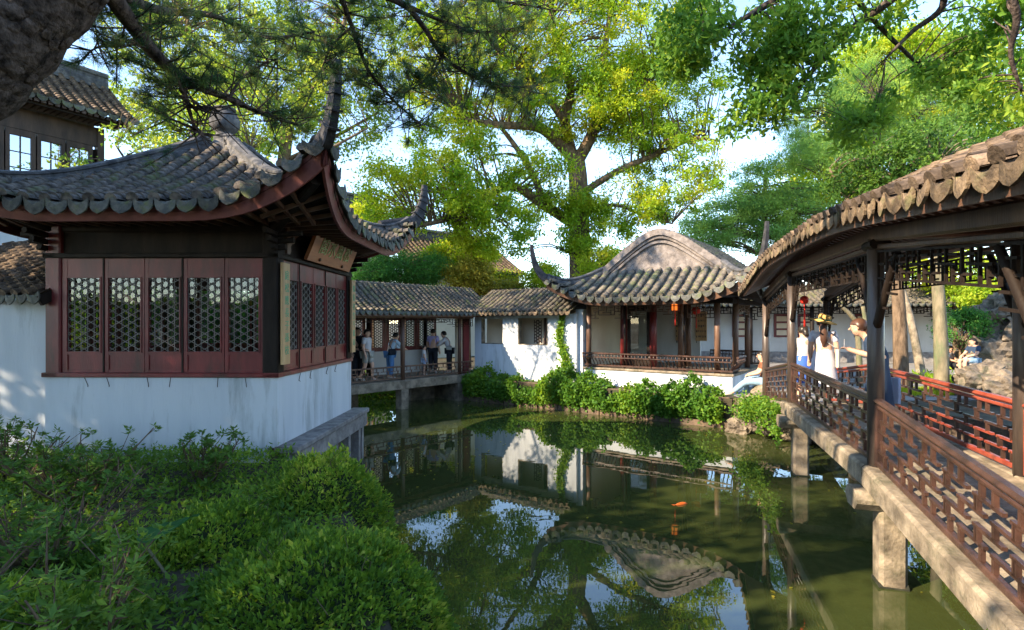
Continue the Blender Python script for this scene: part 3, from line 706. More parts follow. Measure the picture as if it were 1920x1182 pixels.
def central_pavilion():
    s0, s1 = 4.28, 9.02; y0 = .7; Dp = 4.4; ZP = 1.38; f = FB; c = (s0 + s1) / 2
    T = thing('central_pavilion', 'open hall with a bell-shaped gable roof, upturned corners and a low curved railing above ivy', 'pavilion', f.p(c, y0, LAND))
    m = MB(); m.box(f, s0, s1, y0, y0 + Dp, .5, ZP - .07); m.build('plinth', M['plaster'], T)
    m = MB(); m.box(f, s0 - .04, s1 + .04, y0 - .04, y0 + Dp, ZP - .068, ZP, .012); m.build('plinth_cap', M['stone'], T)
    m = MB(); m.box(f, s0 - .28, s0 - .02, y0 - .05, y0 + .25, .55, 3.3); m.build('side_pier', M['plaster'], T)
    ZC = 3.42
    cols = [(s0 + .12, y0 + .12), (c + .35, y0 + .12 + 1.5), (s1 - .45, y0 + .15), (s1 - .12, y0 + .9), (s0 + .9, y0 + 1.2), (s0 + 1.95, y0 + 1.2), (s1 - .2, y0 + 2.8), (s0 + 2.8, y0 + 2.2)]
    for i, (a, b) in enumerate(cols):
        m = MB(); m.tube([f.p(a, b, ZP), f.p(a, b, ZC + .2)], .085 if i not in (4, 5) else .12, 12); m.build('column', M['redwood' if i in (4, 5) else 'brownwood'], T)
    for a in (s0 + 1.42, s0 + 3.35):
        m = MB(); m.tube([f.p(a, y0 + .1, ZP), f.p(a, y0 + .1, ZC)], .035, 8); m.build('slim_post', M['darkwood'], T)
    # curved railing (goose-neck bench)
    def rail(a, b, out):
        a = Vector(a); b = Vector(b); d = (b - a); L = d.length; ex = d / L; fr = Frame(a, ex, -Vector(out))
        m = MB(); m.box(fr, 0, L, -.22, -.14, .44, .50, .02); m.box(fr, 0, L, -.03, .08, .04, .10, .01); m.box(fr, 0, L, -.20, -.155, .33, .365); o = m.build('railing', M['railwood'], T)
        n = int(L / .11); me = None
        for j in range(n + 1):
            q = MB(); x = 0
            q.tube([fr.p(0, .02, .1) - a, fr.p(0, -.05, .2) - a, fr.p(0, -.15, .3) - a, fr.p(0, -.18, .44) - a], .017, 5)
            if me is None: me = q.mesh('baluster', M['railwood'])
            link('baluster', me, o, Matrix.Translation(a + ex * (L * j / n)))
    rail(f.p(s0 + .02, y0 + .05, ZP), f.p(c - .05, y0 + .05, ZP), -BN)
    rail(f.p(c - .02, y0 + .05, ZP), f.p(s1, y0 + .05, ZP), -BN)
    rail(f.p(s1 - .05, y0 + .08, ZP), f.p(s1 - .05, y0 + 1.0, ZP), BU)
    rail(f.p(c + .6, y0 + Dp - .4, ZP), f.p(s1, y0 + Dp - .4, ZP), BN)
    # back and side walls, screens, calligraphy
    m = MB(); m.box(f, s0, c + .4, y0 + 3.6, y0 + 3.75, ZP, 3.7); m.build('back_wall', M['plaster_clean'], T)
    m = MB(); m.box(f, s0 + .01, s0 + .13, y0 + .3, y0 + 3.6, ZP, 3.6); m.build('side_wall', M['cream'], T)
    m = MB(); m.box(f, s0 + .52, s0 + .84, y0 + 2.6, y0 + 2.66, ZP + .7, 3.1); m.build('niche_panel', M['stone'], T)
    # glazed door screen between the two thick red columns
    m = MB(); a, b = s0 + 1.03, s0 + 1.82
    m.box(f, a, a + .1, y0 + 1.2, y0 + 1.26, ZP, 3.45); m.box(f, b - .1, b, y0 + 1.2, y0 + 1.26, ZP, 3.45); m.box(f, a + .1, b - .1, y0 + 1.2, y0 + 1.26, 3.25, 3.45); m.box(f, a + .1, b - .1, y0 + 1.2, y0 + 1.26, ZP, ZP + .25)
    so = m.build('door_screen', M['darkwood'], T)
    m = MB(); m.box(f, a + .1, b - .1, y0 + 1.225, y0 + 1.235, ZP + .25, 3.25); m.build('pane', M['glass'], so)
    for a in (c + .62 - .9, c + 1.35 - .9):
        m = MB(); m.box(f, a - .2, a + .2, y0 + 3.56, y0 + 3.595, 2.2, 3.25); sc_ = m.build('scroll_panel', M['board'], T)
        m = MB(); r_ = random.Random(int(a * 10))
        for q in range(26):
            u = -.15 + .075 * (q % 5); zz = 3.15 - .19 * (q // 5); m.box(f, a + u - .02, a + u + r_.uniform(0, .03), y0 + 3.552, y0 + 3.558, zz - .05 - r_.uniform(0, .04), zz)
        m.build('script', M['iron'], sc_)
    # beams and hanging fret
    m = MB(); m.box(f, s0, s1, y0 + .05, y0 + .19, ZC, ZC + .16, .02); m.build('front_beam', M['darkwood'], T)
    m = MB(); m.box(f, s1 - .19, s1 - .05, y0 + .2, y0 + Dp, ZC, ZC + .16, .02); m.build('side_beam', M['darkwood'], T)
    xs = [s0 + .12, s0 + 1.42, s0 + 3.35, s1 - .45]
    for a, b in zip(xs, xs[1:]):
        m = MB(); fret_fringe(m, f.p(a + .08, y0 + .12, ZC), f.p(b - .08, y0 + .12, ZC), .42, .024, .26); m.build('hanging_fret', M['brownwood'], T)
    m = MB(); fret_fringe(m, f.p(s1 - .12, y0 + 1.0, ZC), f.p(s1 - .12, y0 + 2.7, ZC), .42, .024, .26); m.build('hanging_fret', M['brownwood'], T)
    # roof: front skirt + two bell-curved side slopes, ridge running inland
    hw = (s1 - s0) / 2 + .76; oe = y0 - .9; og = oe + 1.55; gh = 2.0; ze = 3.60; zr = 5.72; Lc = .62
    def cw(w_): return max(0., (abs(w_) - 1.1) / (hw - 1.1))
    def zside(w_):
        a = min(1.06, abs(w_) / hw); b = math.sqrt(a * a + .035) - .187
        return ze + (zr - ze) * max(-.02, 1 - b / .830) ** 1.0 if b < .830 else ze
    def zskirt(o, w_):
        t = max(0, min(1, (o - oe) / (og - oe))); zg = zside(gh); return ze + (zg - ze) * t ** 1.15
    def lift(w_, o):
        k = 1 - max(0, min(1, (o - oe) / (og + .6 - oe))); return Lc * max(0, cw(w_)) ** 2.0 * k ** 1.6
    def P_(w_, o, z): return f.p(c + w_, o, z)
    pitch = .30; paths = []
    n = int(2 * (hw + .1) / (pitch / 2)); n -= n % 2
    for j in range(n + 1):
        w_ = (j - n / 2) * pitch / 2
        top = og if abs(w_) < gh else og + (oe - og) * (abs(w_) - gh) / (hw - gh)
        st = oe - .15 * cw(w_) ** 2
        if top - st < .05: continue
        paths.append(([P_(w_, o, zskirt(o, w_) + lift(w_, o)) for o in lin(8, st, top)], BU, j % 2))
    tile_roof(T, paths, pitch, .14, M['tile_moss'], M['drip'], .16, single=140, course_limit=2)
    m = MB(); deck_strip(m, paths, -.02); m.build('roof_deck', M['tile_bed'], T)
    oend = y0 + Dp + .9
    for sg in (1, -1):
        paths = []; n = int((oend - oe + .1) / (pitch / 2)); n -= n % 2
        for j in range(n + 1):
            o = oe - .08 + j * pitch / 2
            top = .1 if o > og else gh + (hw - gh) * (og - o) / (og - oe)
            st = hw + .12 * max(0, 1 - (o - oe) / 1.5) ** 2
            if st - top < .05: continue
            paths.append(([P_(sg * w_, o, zside(w_) + Lc * max(0, 1 - max(0, o - oe) / 2.2) ** 2.0 * (abs(w_) / hw) ** 2 * (1 if True else 0)) for w_ in lin(14, st, top)], BN, j % 2))
        tile_roof(T, paths, pitch, .14, M['tile_moss'], M['drip'], .16, single=0, shown=lambda i, sg=sg: sg == 1)
        m = MB(); deck_strip(m, paths, -.02); m.build('roof_deck', M['tile_bed'], T)
    # gable wall (bell)
    ws = lin(33, -gh - .05, gh + .05)
    poly = [(w_, zside(w_) - .02) for w_ in ws] + [(gh + .05, zside(gh) - .35), (-gh - .05, zside(gh) - .35)]
    m = MB(); m.prism(Frame(f.p(c, og + .02, 0), BU, BN), poly, 0, .25); gb = m.build('gable_wall', M['ridge_light'], T)
    for off, wd, hh in ((-.02, .2, .20), (.10, .12, .10), (.22, .1, .07)):
        pts = [P_(w_, og - .04 + .03 * (off > 0), zside(w_) - off * 1.3) for w_ in lin(33, -gh - .1, gh + .1)]
        m = MB(); m.sweep([(-wd / 2, -hh / 2), (wd / 2, -hh / 2), (wd / 2, hh / 2), (-wd / 2, hh / 2)], pts); m.build('verge_band', M['ridge_light'] if off > 0 else M['ridge_light'], gb)
    # hip ridges with flying corners
    for sg in (1, -1):
        pts = []
        for t in lin(14):
            w_ = lerp(gh - .1, hw + .1, t); o = lerp(og + .05, oe - .12, t); pts.append(P_(sg * w_, o, zskirt(o, w_) + lift(w_, o) + .0))
        ridge('hip_ridge', pts, .2, .26, M['ridge'], T, [(1, 1 - .25 * i / 13) for i in range(14)])
        d = (BU * sg * .62 - BN * .78).normalized(); c0 = pts[-1]
        horn = smoothpath([pts[-4] + V(0, 0, .1), c0 + V(0, 0, .04), c0 + d * .22 + V(0, 0, .22), c0 + d * .38 + V(0, 0, .5), c0 + d * .47 + V(0, 0, .86), c0 + d * .5 + V(0, 0, 1.12)], 5); k = len(horn)
        m = MB(); m.sweep([(-.055, -.13), (.055, -.13), (.055, .12), (-.055, .12)], horn, [(1.2 - .6 * i / k, 1.2 - .9 * i / k) for i in range(k)], up=-d * .6 + V(0, 0, .8)); m.build('flying_corner', M['horn'], T)
    # fascia under the eaves, ceiling
    xs = lin(31, -hw - .1, hw + .1)
    top = [P_(w_, oe + .05 - .15 * cw(w_) ** 2, zskirt(oe, w_) + lift(w_, oe) - .05) for w_ in xs]
    m = MB(); m.grid([[p, p + V(0, 0, -.16 - .1 * cw(w_)) + BN * .05, p + V(0, 0, -.16) + BN * .1, p + BN * .05] for p, w_ in zip(top, xs)]); m.build('fascia_board', M['brownwood'], T)
    m = MB(); m.grid([[p + V(0, 0, -.05) + BN * .05, P_(max(-hw + .8, min(hw - .8, w_)), y0 + .2, ZC + .3)] for p, w_ in zip(top, xs)]); m.build('soffit', M['darkwood'], T)
    for sg in (1, -1):
        os_ = lin(12, oe, oend)
        m = MB(); m.grid([[P_(sg * (hw - .03), o, zside(hw) + Lc * max(0, 1 - max(0, o - oe) / 2.2) ** 2 - .05), P_(sg * (hw - .06), o, zside(hw) + Lc * max(0, 1 - max(0, o - oe) / 2.2) ** 2 - .22), P_(sg * (hw - .95), max(o, y0), ZC + .25)] for o in os_]); m.build('side_soffit', M['darkwood'], T)
    m = MB(); m.box(f, s0 + .1, s1 - .1, y0 + .2, y0 + Dp, ZC + .28, ZC + .3); m.build('ceiling', M['darkwood'], T)
    # flat stone-topped beam end
    return c
central_pavilion()

def lantern(c, label, h=.42, w_=.3, box=True):
    T = thing('palace_lantern' if box else 'paper_lantern', label, 'lantern', c)
    em = bpy.data.materials.get('lantern_glow')
    if em is None:
        em = bpy.data.materials.new('lantern_glow'); em.use_nodes = True; b = em.node_tree.nodes['Principled BSDF']; b.inputs['Base Color'].default_value = (.7, .15, .03, 1); b.inputs['Emission Color'].default_value = (1, .22, .03, 1); b.inputs['Emission Strength'].default_value = .3
        rm = mat('lantern_red', (.5, .02, .012), (.62, .035, .02), .6)
        M['lred'] = rm
    c = Vector(c)
    if box:
        m = MB(); m.lathe(c, [(w_ * .42, -h / 2), (w_ * .42, h / 2)], 6); m.build('glow_body', em, T)
        m = MB()
        for k in range(6):
            a = 2 * math.pi * k / 6; q = c + V(math.cos(a), math.sin(a), 0) * w_ * .46; m.bar(q + V(0, 0, -h / 2 - .02), q + V(0, 0, h / 2 + .04), .025, .025)
        for z in (-h / 2, 0, h / 2): 
            for k in range(6):
                a = 2 * math.pi * k / 6; b = 2 * math.pi * (k + 1) / 6; m.bar(c + V(math.cos(a), math.sin(a), 0) * w_ * .46 + V(0, 0, z), c + V(math.cos(b), math.sin(b), 0) * w_ * .46 + V(0, 0, z), .022, .022)
        m.build('frame', M['redwood'], T)
    else:
        m = MB(); m.lathe(c, [(w_ * .2, -h / 2), (w_ * .45, -h * .3), (w_ * .5, 0), (w_ * .45, h * .3), (w_ * .2, h / 2)], 12); m.build('body', M['lred'], T)
    m = MB(); m.tube([c + V(0, 0, -h / 2), c + V(0.005, 0, -h / 2 - .12)], .008, 5); m.tube([c + V(0.005, 0, -h / 2 - .1), c + V(.01, 0, -h / 2 - .45)], [.012, .022], 6); m.build('tassel', M['lred'], T)
    m = MB(); m.tube([c + V(0, 0, h / 2), c + V(0, 0, h / 2 + .14)], .008, 5); m.build('cord', M['iron'], T)
lantern(FB.p(7.42, .55, 3.36), 'glowing red framed lantern under the eave of the open hall', .30, .25)
lantern(px(1305, 583, 18.3), 'small red paper lantern deep inside the open hall', .26, .3, False)

# ------------------------------------------------------------------ covered bridge (right)
BD = V(.287, .958, 0).normalized(); BP = V(BD.y, -BD.x, 0); C1 = V(4.0, 6.0, 0); BW = 1.32
ZK = [(-6.5, .6), (-3.0, .97), (0, 1.28), (4.5, 1.34), (7.6, .98), (9.0, .85)]
def dz(t):
    for (a, za), (b, zb) in zip(ZK, ZK[1:]):
        if t <= b: return lerp(za, zb, (t - a) / (b - a))
    return ZK[-1][1]
def bp(t, w_, z): return C1 + BD * t + BP * w_ + V(0, 0, z)
def bz(t, w_, h): return bp(t, w_, dz(t) + h)
def covered_bridge():
    T = thing('covered_bridge', 'long covered footbridge with red lattice railings and a weathered tile roof crossing the pond', 'bridge', C1)
    bays = [(-6.0, -3.0), (-3.0, 0.), (0., 4.5), (4.5, 7.6)]
    # stone deck and edge beams
    for a, b in bays:
        m = MB()
        for w0, w1, h0, h1 in ((.1, BW - .1, -.1, 0),):
            vs = [bz(t, w_, h) for t in (a, b) for w_ in (w0, w1) for h in (h0, h1)]
            m.add(vs, [(0, 1, 3, 2), (4, 6, 7, 5), (0, 2, 6, 4), (1, 5, 7, 3), (0, 4, 5, 1), (2, 3, 7, 6)])
        m.build('deck_slab', M['stone'], T)
        for w0, w1 in ((-.14, .1), (BW - .1, BW + .14)):
            m = MB(); A = bz(a + .01, (w0 + w1) / 2, -.115); B = bz(b - .01, (w0 + w1) / 2, -.115); m.bar(A, B, w1 - w0, .25, ch=.03); m.build('edge_beam', M['stone'], T)
    for t in (0., 4.5):
        m = MB(); g = Frame(bp(t, 0, 0), BD, -BP)
        m.box(g, -.13, .13, -.27, .0, -.8, dz(t) - .46, .035); pr_ = m.build('pier', M['stone'], T); m = MB(); m.box(g, -.135, .135, -.275, .005, -.2, .05, .035); m.build('waterline_stain', M['algae'], pr_)
        m = MB(); m.box(g, -.16, .16, -BW - .02, -BW + .35, -.8, dz(t) - .46, .035); m.build('pier', M['stone'], T)
        m = MB(); m.box(g, -.21, .21, -BW - .22, .24, dz(t) - .455, dz(t) - .245, .09); m.build('pier_cap', M['stone'], T)
    # posts
    ts = [-3., 0., 4.5, 7.6]
    for t in ts:
        for w_ in (0, BW):
            m = MB(); m.tube([bz(t, w_, -.16 if w_ == 0 else -.02), bz(t, w_, 2.5)], .082, 14); po = m.build('post', M['greywood'], T)
            m = MB(); m.box(Frame(bz(t, w_, 2.38), BD, -BP), -.14, .14, -.1, .1, 0, .1, .03); m.build('post_cap', M['darkwood'], po)
    # braces under the beams, along the bridge
    for a, b in bays[1:]:
        for w_ in (0, BW):
            for t0, s in ((a, 1), (b, -1)):
                m = MB(); q = smoothpath([bz(t0 + s * .05, w_, 1.55), bz(t0 + s * .28, w_, 1.9), bz(t0 + s * .62, w_, 2.34)], 4); m.tube(q, [.05 - .002 * i for i in range(len(q))], 6); m.build('brace', M['darkwood'], T)
    # railings: handrail, base rail, individual fret bars
    nbar = 0; far = MB()
    for bi, (a, b) in enumerate(bays):
        for w_ in (0, BW):
            A = bz(a + .08, w_, .0); B = bz(b - .08, w_, .0); d = B - A; L = d.length; ex = d / L; up = V(0, 0, 1)
            mt = M['railred'] if w_ else M['railwood']
            m = MB(); m.bar(A + up * .74, B + up * .74, .10, .055, ch=.022); m.bar(A + up * .675, B + up * .675, .05, .04, ch=.01); m.bar(A + up * .06, B + up * .06, .06, .06, ch=.012)
            for e in (A, B): m.bar(e + up * .03, e + up * .70, .06, .06)
            rl = m.build('railing', mt, T)
            def pt(x, z): return A + ex * x + up * (.09 + z)
            for (x0, z0, x1, z1) in meander_bars(L, .565, .50 if bi < 3 else .46, 5):
                if bi == 0: continue
                m = far if (bi == 3 or nbar > 292) else MB()
                m.bar(pt(x0, z0), pt(x1, z1), .028 if x0 != x1 else .034, .032, up=BP)
                if m is not far: m.build('fret_bar', mt, rl); nbar += 1
    tag(far.build('far_fretwork', M['railwood'], T), kind='stuff')
    # upper beams and hanging fret
    for bi, (a, b) in enumerate(bays):
        for w_ in (0, BW):
            m = MB(); m.bar(bz(a, w_, 2.55), bz(b, w_, 2.55), .12, .16, ch=.02); m.build('eave_beam', M['brownwood'], T)
            m = MB(); m.bar(bz(a + .08, w_, 2.41), bz(b - .08, w_, 2.41), .06, .05, ch=.01); m.build('tie_rail', M['brownwood'], T)
            if bi > 0:
                m = MB(); fret_fringe(m, bz(a + .08, w_, 2.38), bz(b - .08, w_, 2.38), .62, .022, .24); m.build('hanging_fret', M['darkwood'], T)
        for t in (a, ):
            m = MB(); m.bar(bz(t, 0, 2.55), bz(t, BW, 2.55), .1, .12, ch=.02); m.build('cross_beam', M['brownwood'], T)
    # roof
    ov = .50; zE = 2.72; rise = .48; mid = BW / 2; pitch = .255; t0, t1 = -6.2, 8.35; n = int((t1 - t0) / (pitch / 2)); n -= n % 2
    def ze(t):   # smoothed arch
        return sum(dz(t + q) for q in lin(7, -.9, .9)) / 7 + zE
    for sg in (-1, 1):
        paths = []
        for j in range(n + 1):
            t = t0 + j * pitch / 2
            e = mid + sg * (mid + ov)
            pts = [bp(t, lerp(e, mid + sg * .06, k), ze(t) + rise * k ** 1.1 - .10 * 4 * 0) for k in lin(7)]
            paths.append((pts, (bp(t + .1, 0, ze(t + .1)) - bp(t, 0, ze(t))).normalized(), j % 2))
        tile_roof(T, paths, pitch, .125, M['tile_warm'], M['drip_warm'], .105, single=150 if sg < 0 else 0, shown=lambda i, sg=sg: sg < 0 and i > 8, course_limit=4)
        m = MB(); deck_strip(m, paths, -.02); m.build('roof_deck', M['tile_bed'], T)
        m = MB(); rows = []
        for j in range(0, n + 1, 4):
            t = t0 + j * pitch / 2; e = mid + sg * (mid + ov - .05); a = bp(t, e, ze(t) - .02); rows.append([a, a + V(0, 0, -.11), bp(t, e - sg * .03, ze(t) - .13), bp(t, mid + sg * (mid + .0), ze(t) - .03 + .1), bp(t, mid, ze(t) + rise - .06)])
        m.grid(rows); m.build('eave_board', M['brownwood'], T)
        for j in range(0, 60):
            t = -2.8 + j * .19
            if t > 8.2: break
            r_ = MB(); e = mid + sg * (mid + ov - .1); r_.bar(bp(t, e, ze(t) - .075), bp(t, mid, ze(t) + rise - .12), .05, .05); r_.build('rafter', M['brownwood'], T)
    m = MB(); m.tube([bp(t, mid, ze(t) + rise + .03) for t in lin(30, t0, t1)], .10, 8); m.build('ridge_roll', M['tile_warm'], T)
covered_bridge()
lantern(bz(5.2, .35, 2.05), 'tiny red lantern hanging inside the covered bridge', .16, .16, False)

# ------------------------------------------------------------------ courtyard beyond the bridge
def courtyard():
    m = MB(); m.add([(6.2, 15.0, LAND + .004), (7.2, 13.9, LAND + .004), (11.5, 14.5, LAND + .004), (30, 16, LAND + .004), (30, 32, LAND + .004), (8, 32, LAND + .004)], [(0, 1, 2, 3, 4, 5)])
    tag(m.build('paving', M['paving']), kind='structure')
    # rear wall with a lean-to corridor
    A = V(5.0, 27.5, 0); B = V(34, 25.0, 0); d = (B - A).normalized(); inn = V(-d.y, d.x, 0); L = (B - A).length; f = Frame(A, d, inn)
    T = thing('rear_gallery', 'long white gallery wall with dark posts and hanging lattice across the courtyard', 'gallery', A)
    m = MB(); m.box(f, 0, L, 1.6, 1.8, LAND - .2, 4.2); m.build('wall', M['plaster_clean'], T)
    m = MB(); m.box(f, 0, L, 1.55, 1.598, LAND - .1, LAND + .55); m.build('dado', M['stonegrey'], T)
    for x in np.arange(1, L, 2.9):
        m = MB(); m.tube([f.p(x, 0, LAND), f.p(x, 0, 3.6)], .1, 8); m.build('post', M['darkwood'], T)
        m = MB(); fret_fringe(m, f.p(x, 0, 3.6), f.p(x + 2.9, 0, 3.6), .6, .04, .3); m.build('hanging_fret', M['darkwood'], T)
    m = MB(); m.box(f, 0, L, -.08, .08, 3.6, 3.75); m.build('beam', M['darkwood'], T)
    for x in (6.4, 8.5, 9.7, 12.5):
        m = MB(); m.box(f, x, x + .75, 1.54, 1.597, 2.1, 3.3); fw = m.build('lattice_window', M['redwood'], T)
        m = MB()
        for k in range(3): m.box(f, x + .12, x + .63, 1.53, 1.539, 2.2 + k * .36, 2.46 + k * .36)
        m.build('pane', M['cream'], fw)
    paths = gable_paths(f.p(0, -.6, 3.72), f.p(L, -.6, 3.72), -inn, .4, 1.0, .3, run=2.4)
    tile_roof(T, paths, .3, .2, M['tile_moss'], M['drip'], .14, single=0, shown=lambda i: False)
    m = MB(); deck_strip(m, paths, -.02); m.build('roof_deck', M['tile_bed'], T)
    # stone slabs on the court: individually laid flags near the water
    r_ = random.Random(3)
    F = thing('stone_flags', 'irregular pale stone flags laid on the courtyard edge', 'paving', (9, 17, LAND))
    for i in range(34):
        x = r_.uniform(7.2, 16); y = r_.uniform(14.6, 21)
        n = r_.choice((5, 6)); a0 = r_.uniform(0, 6); rad = r_.uniform(.35, .6); poly = [(x + rad * r_.uniform(.75, 1.1) * math.cos(a0 + k * 2 * math.pi / n), y + rad * r_.uniform(.75, 1.1) * math.sin(a0 + k * 2 * math.pi / n)) for k in range(n)]
        m = MB(); m.add([(a, b, LAND + .006) for a, b in poly] + [(a, b, LAND + .03 + .0007 * i) for a, b in poly], [tuple(range(n, 2 * n))] + [(k, (k + 1) % n, n + (k + 1) % n, n + k) for k in range(n)]); m.build('flag', M['paving'], F)
courtyard()

def rock(name, c, r, label, seed=0, mt='rock', group=None, sub=4, rough=.35):
    bm = bmesh.new(); bmesh.ops.create_icosphere(bm, subdivisions=sub, radius=1)
    from mathutils import noise
    for v in bm.verts:
        p = v.co.copy(); k = 1 + rough * (noise.noise(p * 1.3 + V(seed * 3.1, seed, 0)) + .55 * noise.noise(p * 3.1 + V(0, seed, 7)) + .4 * noise.noise(p * 7 + V(seed, 0, 3)) - .5 * abs(noise.noise(p * 2.3 + V(seed, 5, 1))) + .2 * noise.noise(p * 15))
        q = p * k; q.z = max(q.z, -.75); v.co = V(q.x * r[0], q.y * r[1], q.z * r[2])
    me = bpy.data.meshes.new(name); bm.to_mesh(me); bm.free(); me.materials.append(M[mt])
    o = link(name, me, None, Matrix.Translation(Vector(c))); return tag(o, label, 'rock', group)
rock('bank_rock', (6.35, 14.35, .55), (.36, .34, .42), 'upright lit boulder beside the corner of the open hall plinth', 1, 'stone')
rock('bank_rock', (6.55, 13.75, .35), (.45, .35, .42), 'rounded grey rock below the bridge end by the creeper', 2)
rock('bank_rock', (6.0, 14.2, .12), (.4, .3, .3), 'low rock at the water line under the ivy end', 3)
rock('bank_rock', (6.95, 13.1, .25), (.5, .4, .4), 'dark rock half hidden under hanging creeper', 4)
rock('bank_rock', (7.6, 12.75, .2), (.55, .4, .45), 'reddish rock behind the far bridge pier', 5)
g = 'rockery stones piled at the courtyard edge'
RL = ['broad rockery stone at the foot of the heap behind the green shrub', 'big middle stone of the rockery heap', 'small low rockery stone nearest the grey seat slab', 'stone capping the front of the rockery heap', 'tall pitted stone on the right flank of the rockery', 'small stone perched on top beside the green shrub', 'squat stone at the base of the tall pitted rockery stone']
for i, (x, y, z, a, b, c_) in enumerate([(17.6, 19.6, 1.6, 1.3, 1.1, 1.2), (19.2, 20.2, 2.2, 1.5, 1.3, 1.7), (16.9, 18.6, 1.0, .9, .8, .6), (18.6, 18.9, 2.9, 1.1, .9, .9), (20.5, 19.0, 2.4, 1.4, 1.2, 1.8), (17.9, 19.9, 3.0, .9, .8, .8), (19.0, 18.0, 1.2, 1.0, .9, .8)]):
    rock('rockery_stone', (x, y, z), (a, b, c_), RL[i], 10 + i, 'rock', g, rough=.5)
rock('edge_stone', px(1845, 722, 15.2), (.75, .5, .55), 'low block of pale stone above the red railing', 30, 'rock', rough=.5)
rock('edge_stone', px(1890, 735, 13.6), (.6, .5, .45), 'squat pitted stone behind the end of the red railing', 31)
SEAT = px(1826, 683, 19.2)
rock('stone_bench', SEAT, (.5, .35, .18), 'smooth grey stone slab used as a seat', 32, 'stonegrey', rough=.1)
rock('stone_bench', V(SEAT.x, SEAT.y + .1, LAND + .28), (.36, .3, .42), 'rough stone block carrying the grey seat slab', 33, 'rock', rough=.2)
rock('stone_bench', px(1778, 684, 20.6), (.4, .3, .25), 'low stone under the seated visitor in the white top', 34, 'rock', rough=.2)
# ------------------------------------------------------------------ side wall left of the pavilion, upper hall, far halls
def side_wall():
    T = thing('side_wall', 'white wall with a small sunlit tile roof joined to the pavilion', 'wall', (-8, 8.3, LAND))
    f = Frame((-11, 8.25, 0), (1, 0, 0))
    m = MB(); m.box(f, 0, 4.06, 0, .2, .5, 3.2); m.build('wall', M['plaster'], T)
    m = MB(); m.box(f, 4.062, 4.085, -.02, .1, .6, 3.2); m.build('drain_strip', M['iron'], T)
    # small roof falling to the left front, tile columns climbing behind the pavilion post
    K = px(66, 556, 7.95); up_ = V(.33, .944, 0); ev = V(-.944, .33, 0); pitch = .26; paths = []
    for j in range(33):
        e = K + ev * (j * pitch / 2 - .0)
        paths.append(([e + up_ * 1.9 * t + V(0, 0, 1.15 * t ** 1.08) for t in lin(6)], ev, j % 2))
    tile_roof(T, paths, pitch, .125, M['tile_warm'], M['drip'], .12, single=60, course_limit=8)
    m = MB(); deck_strip(m, paths, -.02); m.build('roof_deck', M['tile_bed'], T)
    m = MB(); q = K - ev * .08; m.bar(q + V(0, 0, -.07), q + up_ * 1.9 + V(0, 0, 1.08), .06, .15); m.build('verge_board', M['darkwood'], T)
side_wall()

def upper_hall():
    A = px(-40, 178, 13.2); B = px(252, 222, 16.0)
    ze = 8.75; A.z = ze; B.z = ze
    d = (B - A).normalized(); inn = V(-d.y, d.x, 0)
    if inn.y < 0: inn = -inn
    L = (B - A).length
    T = thing('upper_hall', 'two-storey timber hall with brown tile roof and glazed upper windows behind the pine trunk', 'building', (A.x, A.y, LAND))
    f = Frame(V(A.x, A.y, 0), d, inn)
    paths = gable_paths(A - d * 2, B, -inn, .4, 1.35, .27, run=1.9)
    tile_roof(T, paths, .27, .16, M['tile_warm'], M['drip'], .13, single=70, course_limit=3)
    m = MB(); deck_strip(m, paths, -.03); m.build('roof_deck', M['tile_bed'], T)
    p2 = gable_paths(B + inn * 3.8, A - d * 2 + inn * 3.8, inn, .4, 1.35, .27, run=1.9)
    tile_roof(T, p2, .27, .2, M['tile_warm'], M['drip'], .13, single=0, shown=lambda i: False)
    m = MB(); deck_strip(m, p2, -.03); m.build('roof_deck', M['tile_bed'], T)
    ridge('ridge', [f.p(-2, 1.9, ze + 1.3), f.p(L, 1.9, ze + 1.3)], .3, .55, M['ridge'], T)
    m = MB(); m.box(f, -2, L - .1, .15, .22, ze - .2, ze - .06); m.build('eave_board', M['darkwood'], T)
    for j in range(24):
        m = MB(); x = -.2 + j * L / 23; m.box(f, x - .05, x + .05, .02, .9, ze - .15, ze - .06); m.build('rafter', M['timber'], T)
    y0 = .85
    m = MB(); m.box(f, -2, L - .5, y0, y0 + .14, ze - .75, ze - .2); m.build('lintel', M['timber'], T)
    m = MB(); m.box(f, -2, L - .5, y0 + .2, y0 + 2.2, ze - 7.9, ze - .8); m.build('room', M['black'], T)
    m = MB(); m.box(f, -2, L - .5, y0 - .02, y0 + .15, ze - 3.4, ze - 2.3); m.build('sill_wall', M['timber'], T)
    x = .05; k = 0
    while x < L - 1.0:
        w_ = .62
        m = MB(); zt, zb = ze - .76, ze - 2.3
        m.box(f, x, x + .09, y0, y0 + .1, zb, zt); m.box(f, x + w_ - .09, x + w_, y0, y0 + .1, zb, zt); m.box(f, x + .09, x + w_ - .09, y0, y0 + .1, zt - .16, zt); m.box(f, x + .09, x + w_ - .09, y0, y0 + .1, zb, zb + .1)
        so = m.build('window', M['timber'], T)
        m = MB(); m.box(f, x + .09, x + w_ - .09, y0 + .05, y0 + .06, zb + .1, zt - .16); m.build('pane', M['glass_sky'], so)
        m = MB(); m.box(f, x + w_ / 2 - .012, x + w_ / 2 + .012, y0 + .02, y0 + .048, zb + .1, zt - .16)
        for q in (.33, .66): m.box(f, x + .09, x + w_ - .09, y0 + .025, y0 + .045, lerp(zb + .1, zt - .16, q) - .01, lerp(zb + .1, zt - .16, q) + .01)
        m.build('glazing_bars', M['timber'], so)
        x += w_ + .03; k += 1
    m = MB(); m.box(f, L - .62, L - .45, y0 - .03, y0 + .2, LAND, ze - .2); m.build('corner_post', M['timber'], T)
    m = MB(); m.box(f, -2, L - .55, y0 + .02, y0 + .2, LAND - .2, ze - 3.41); m.build('lower_wall', M['plaster'], T)
upper_hall()

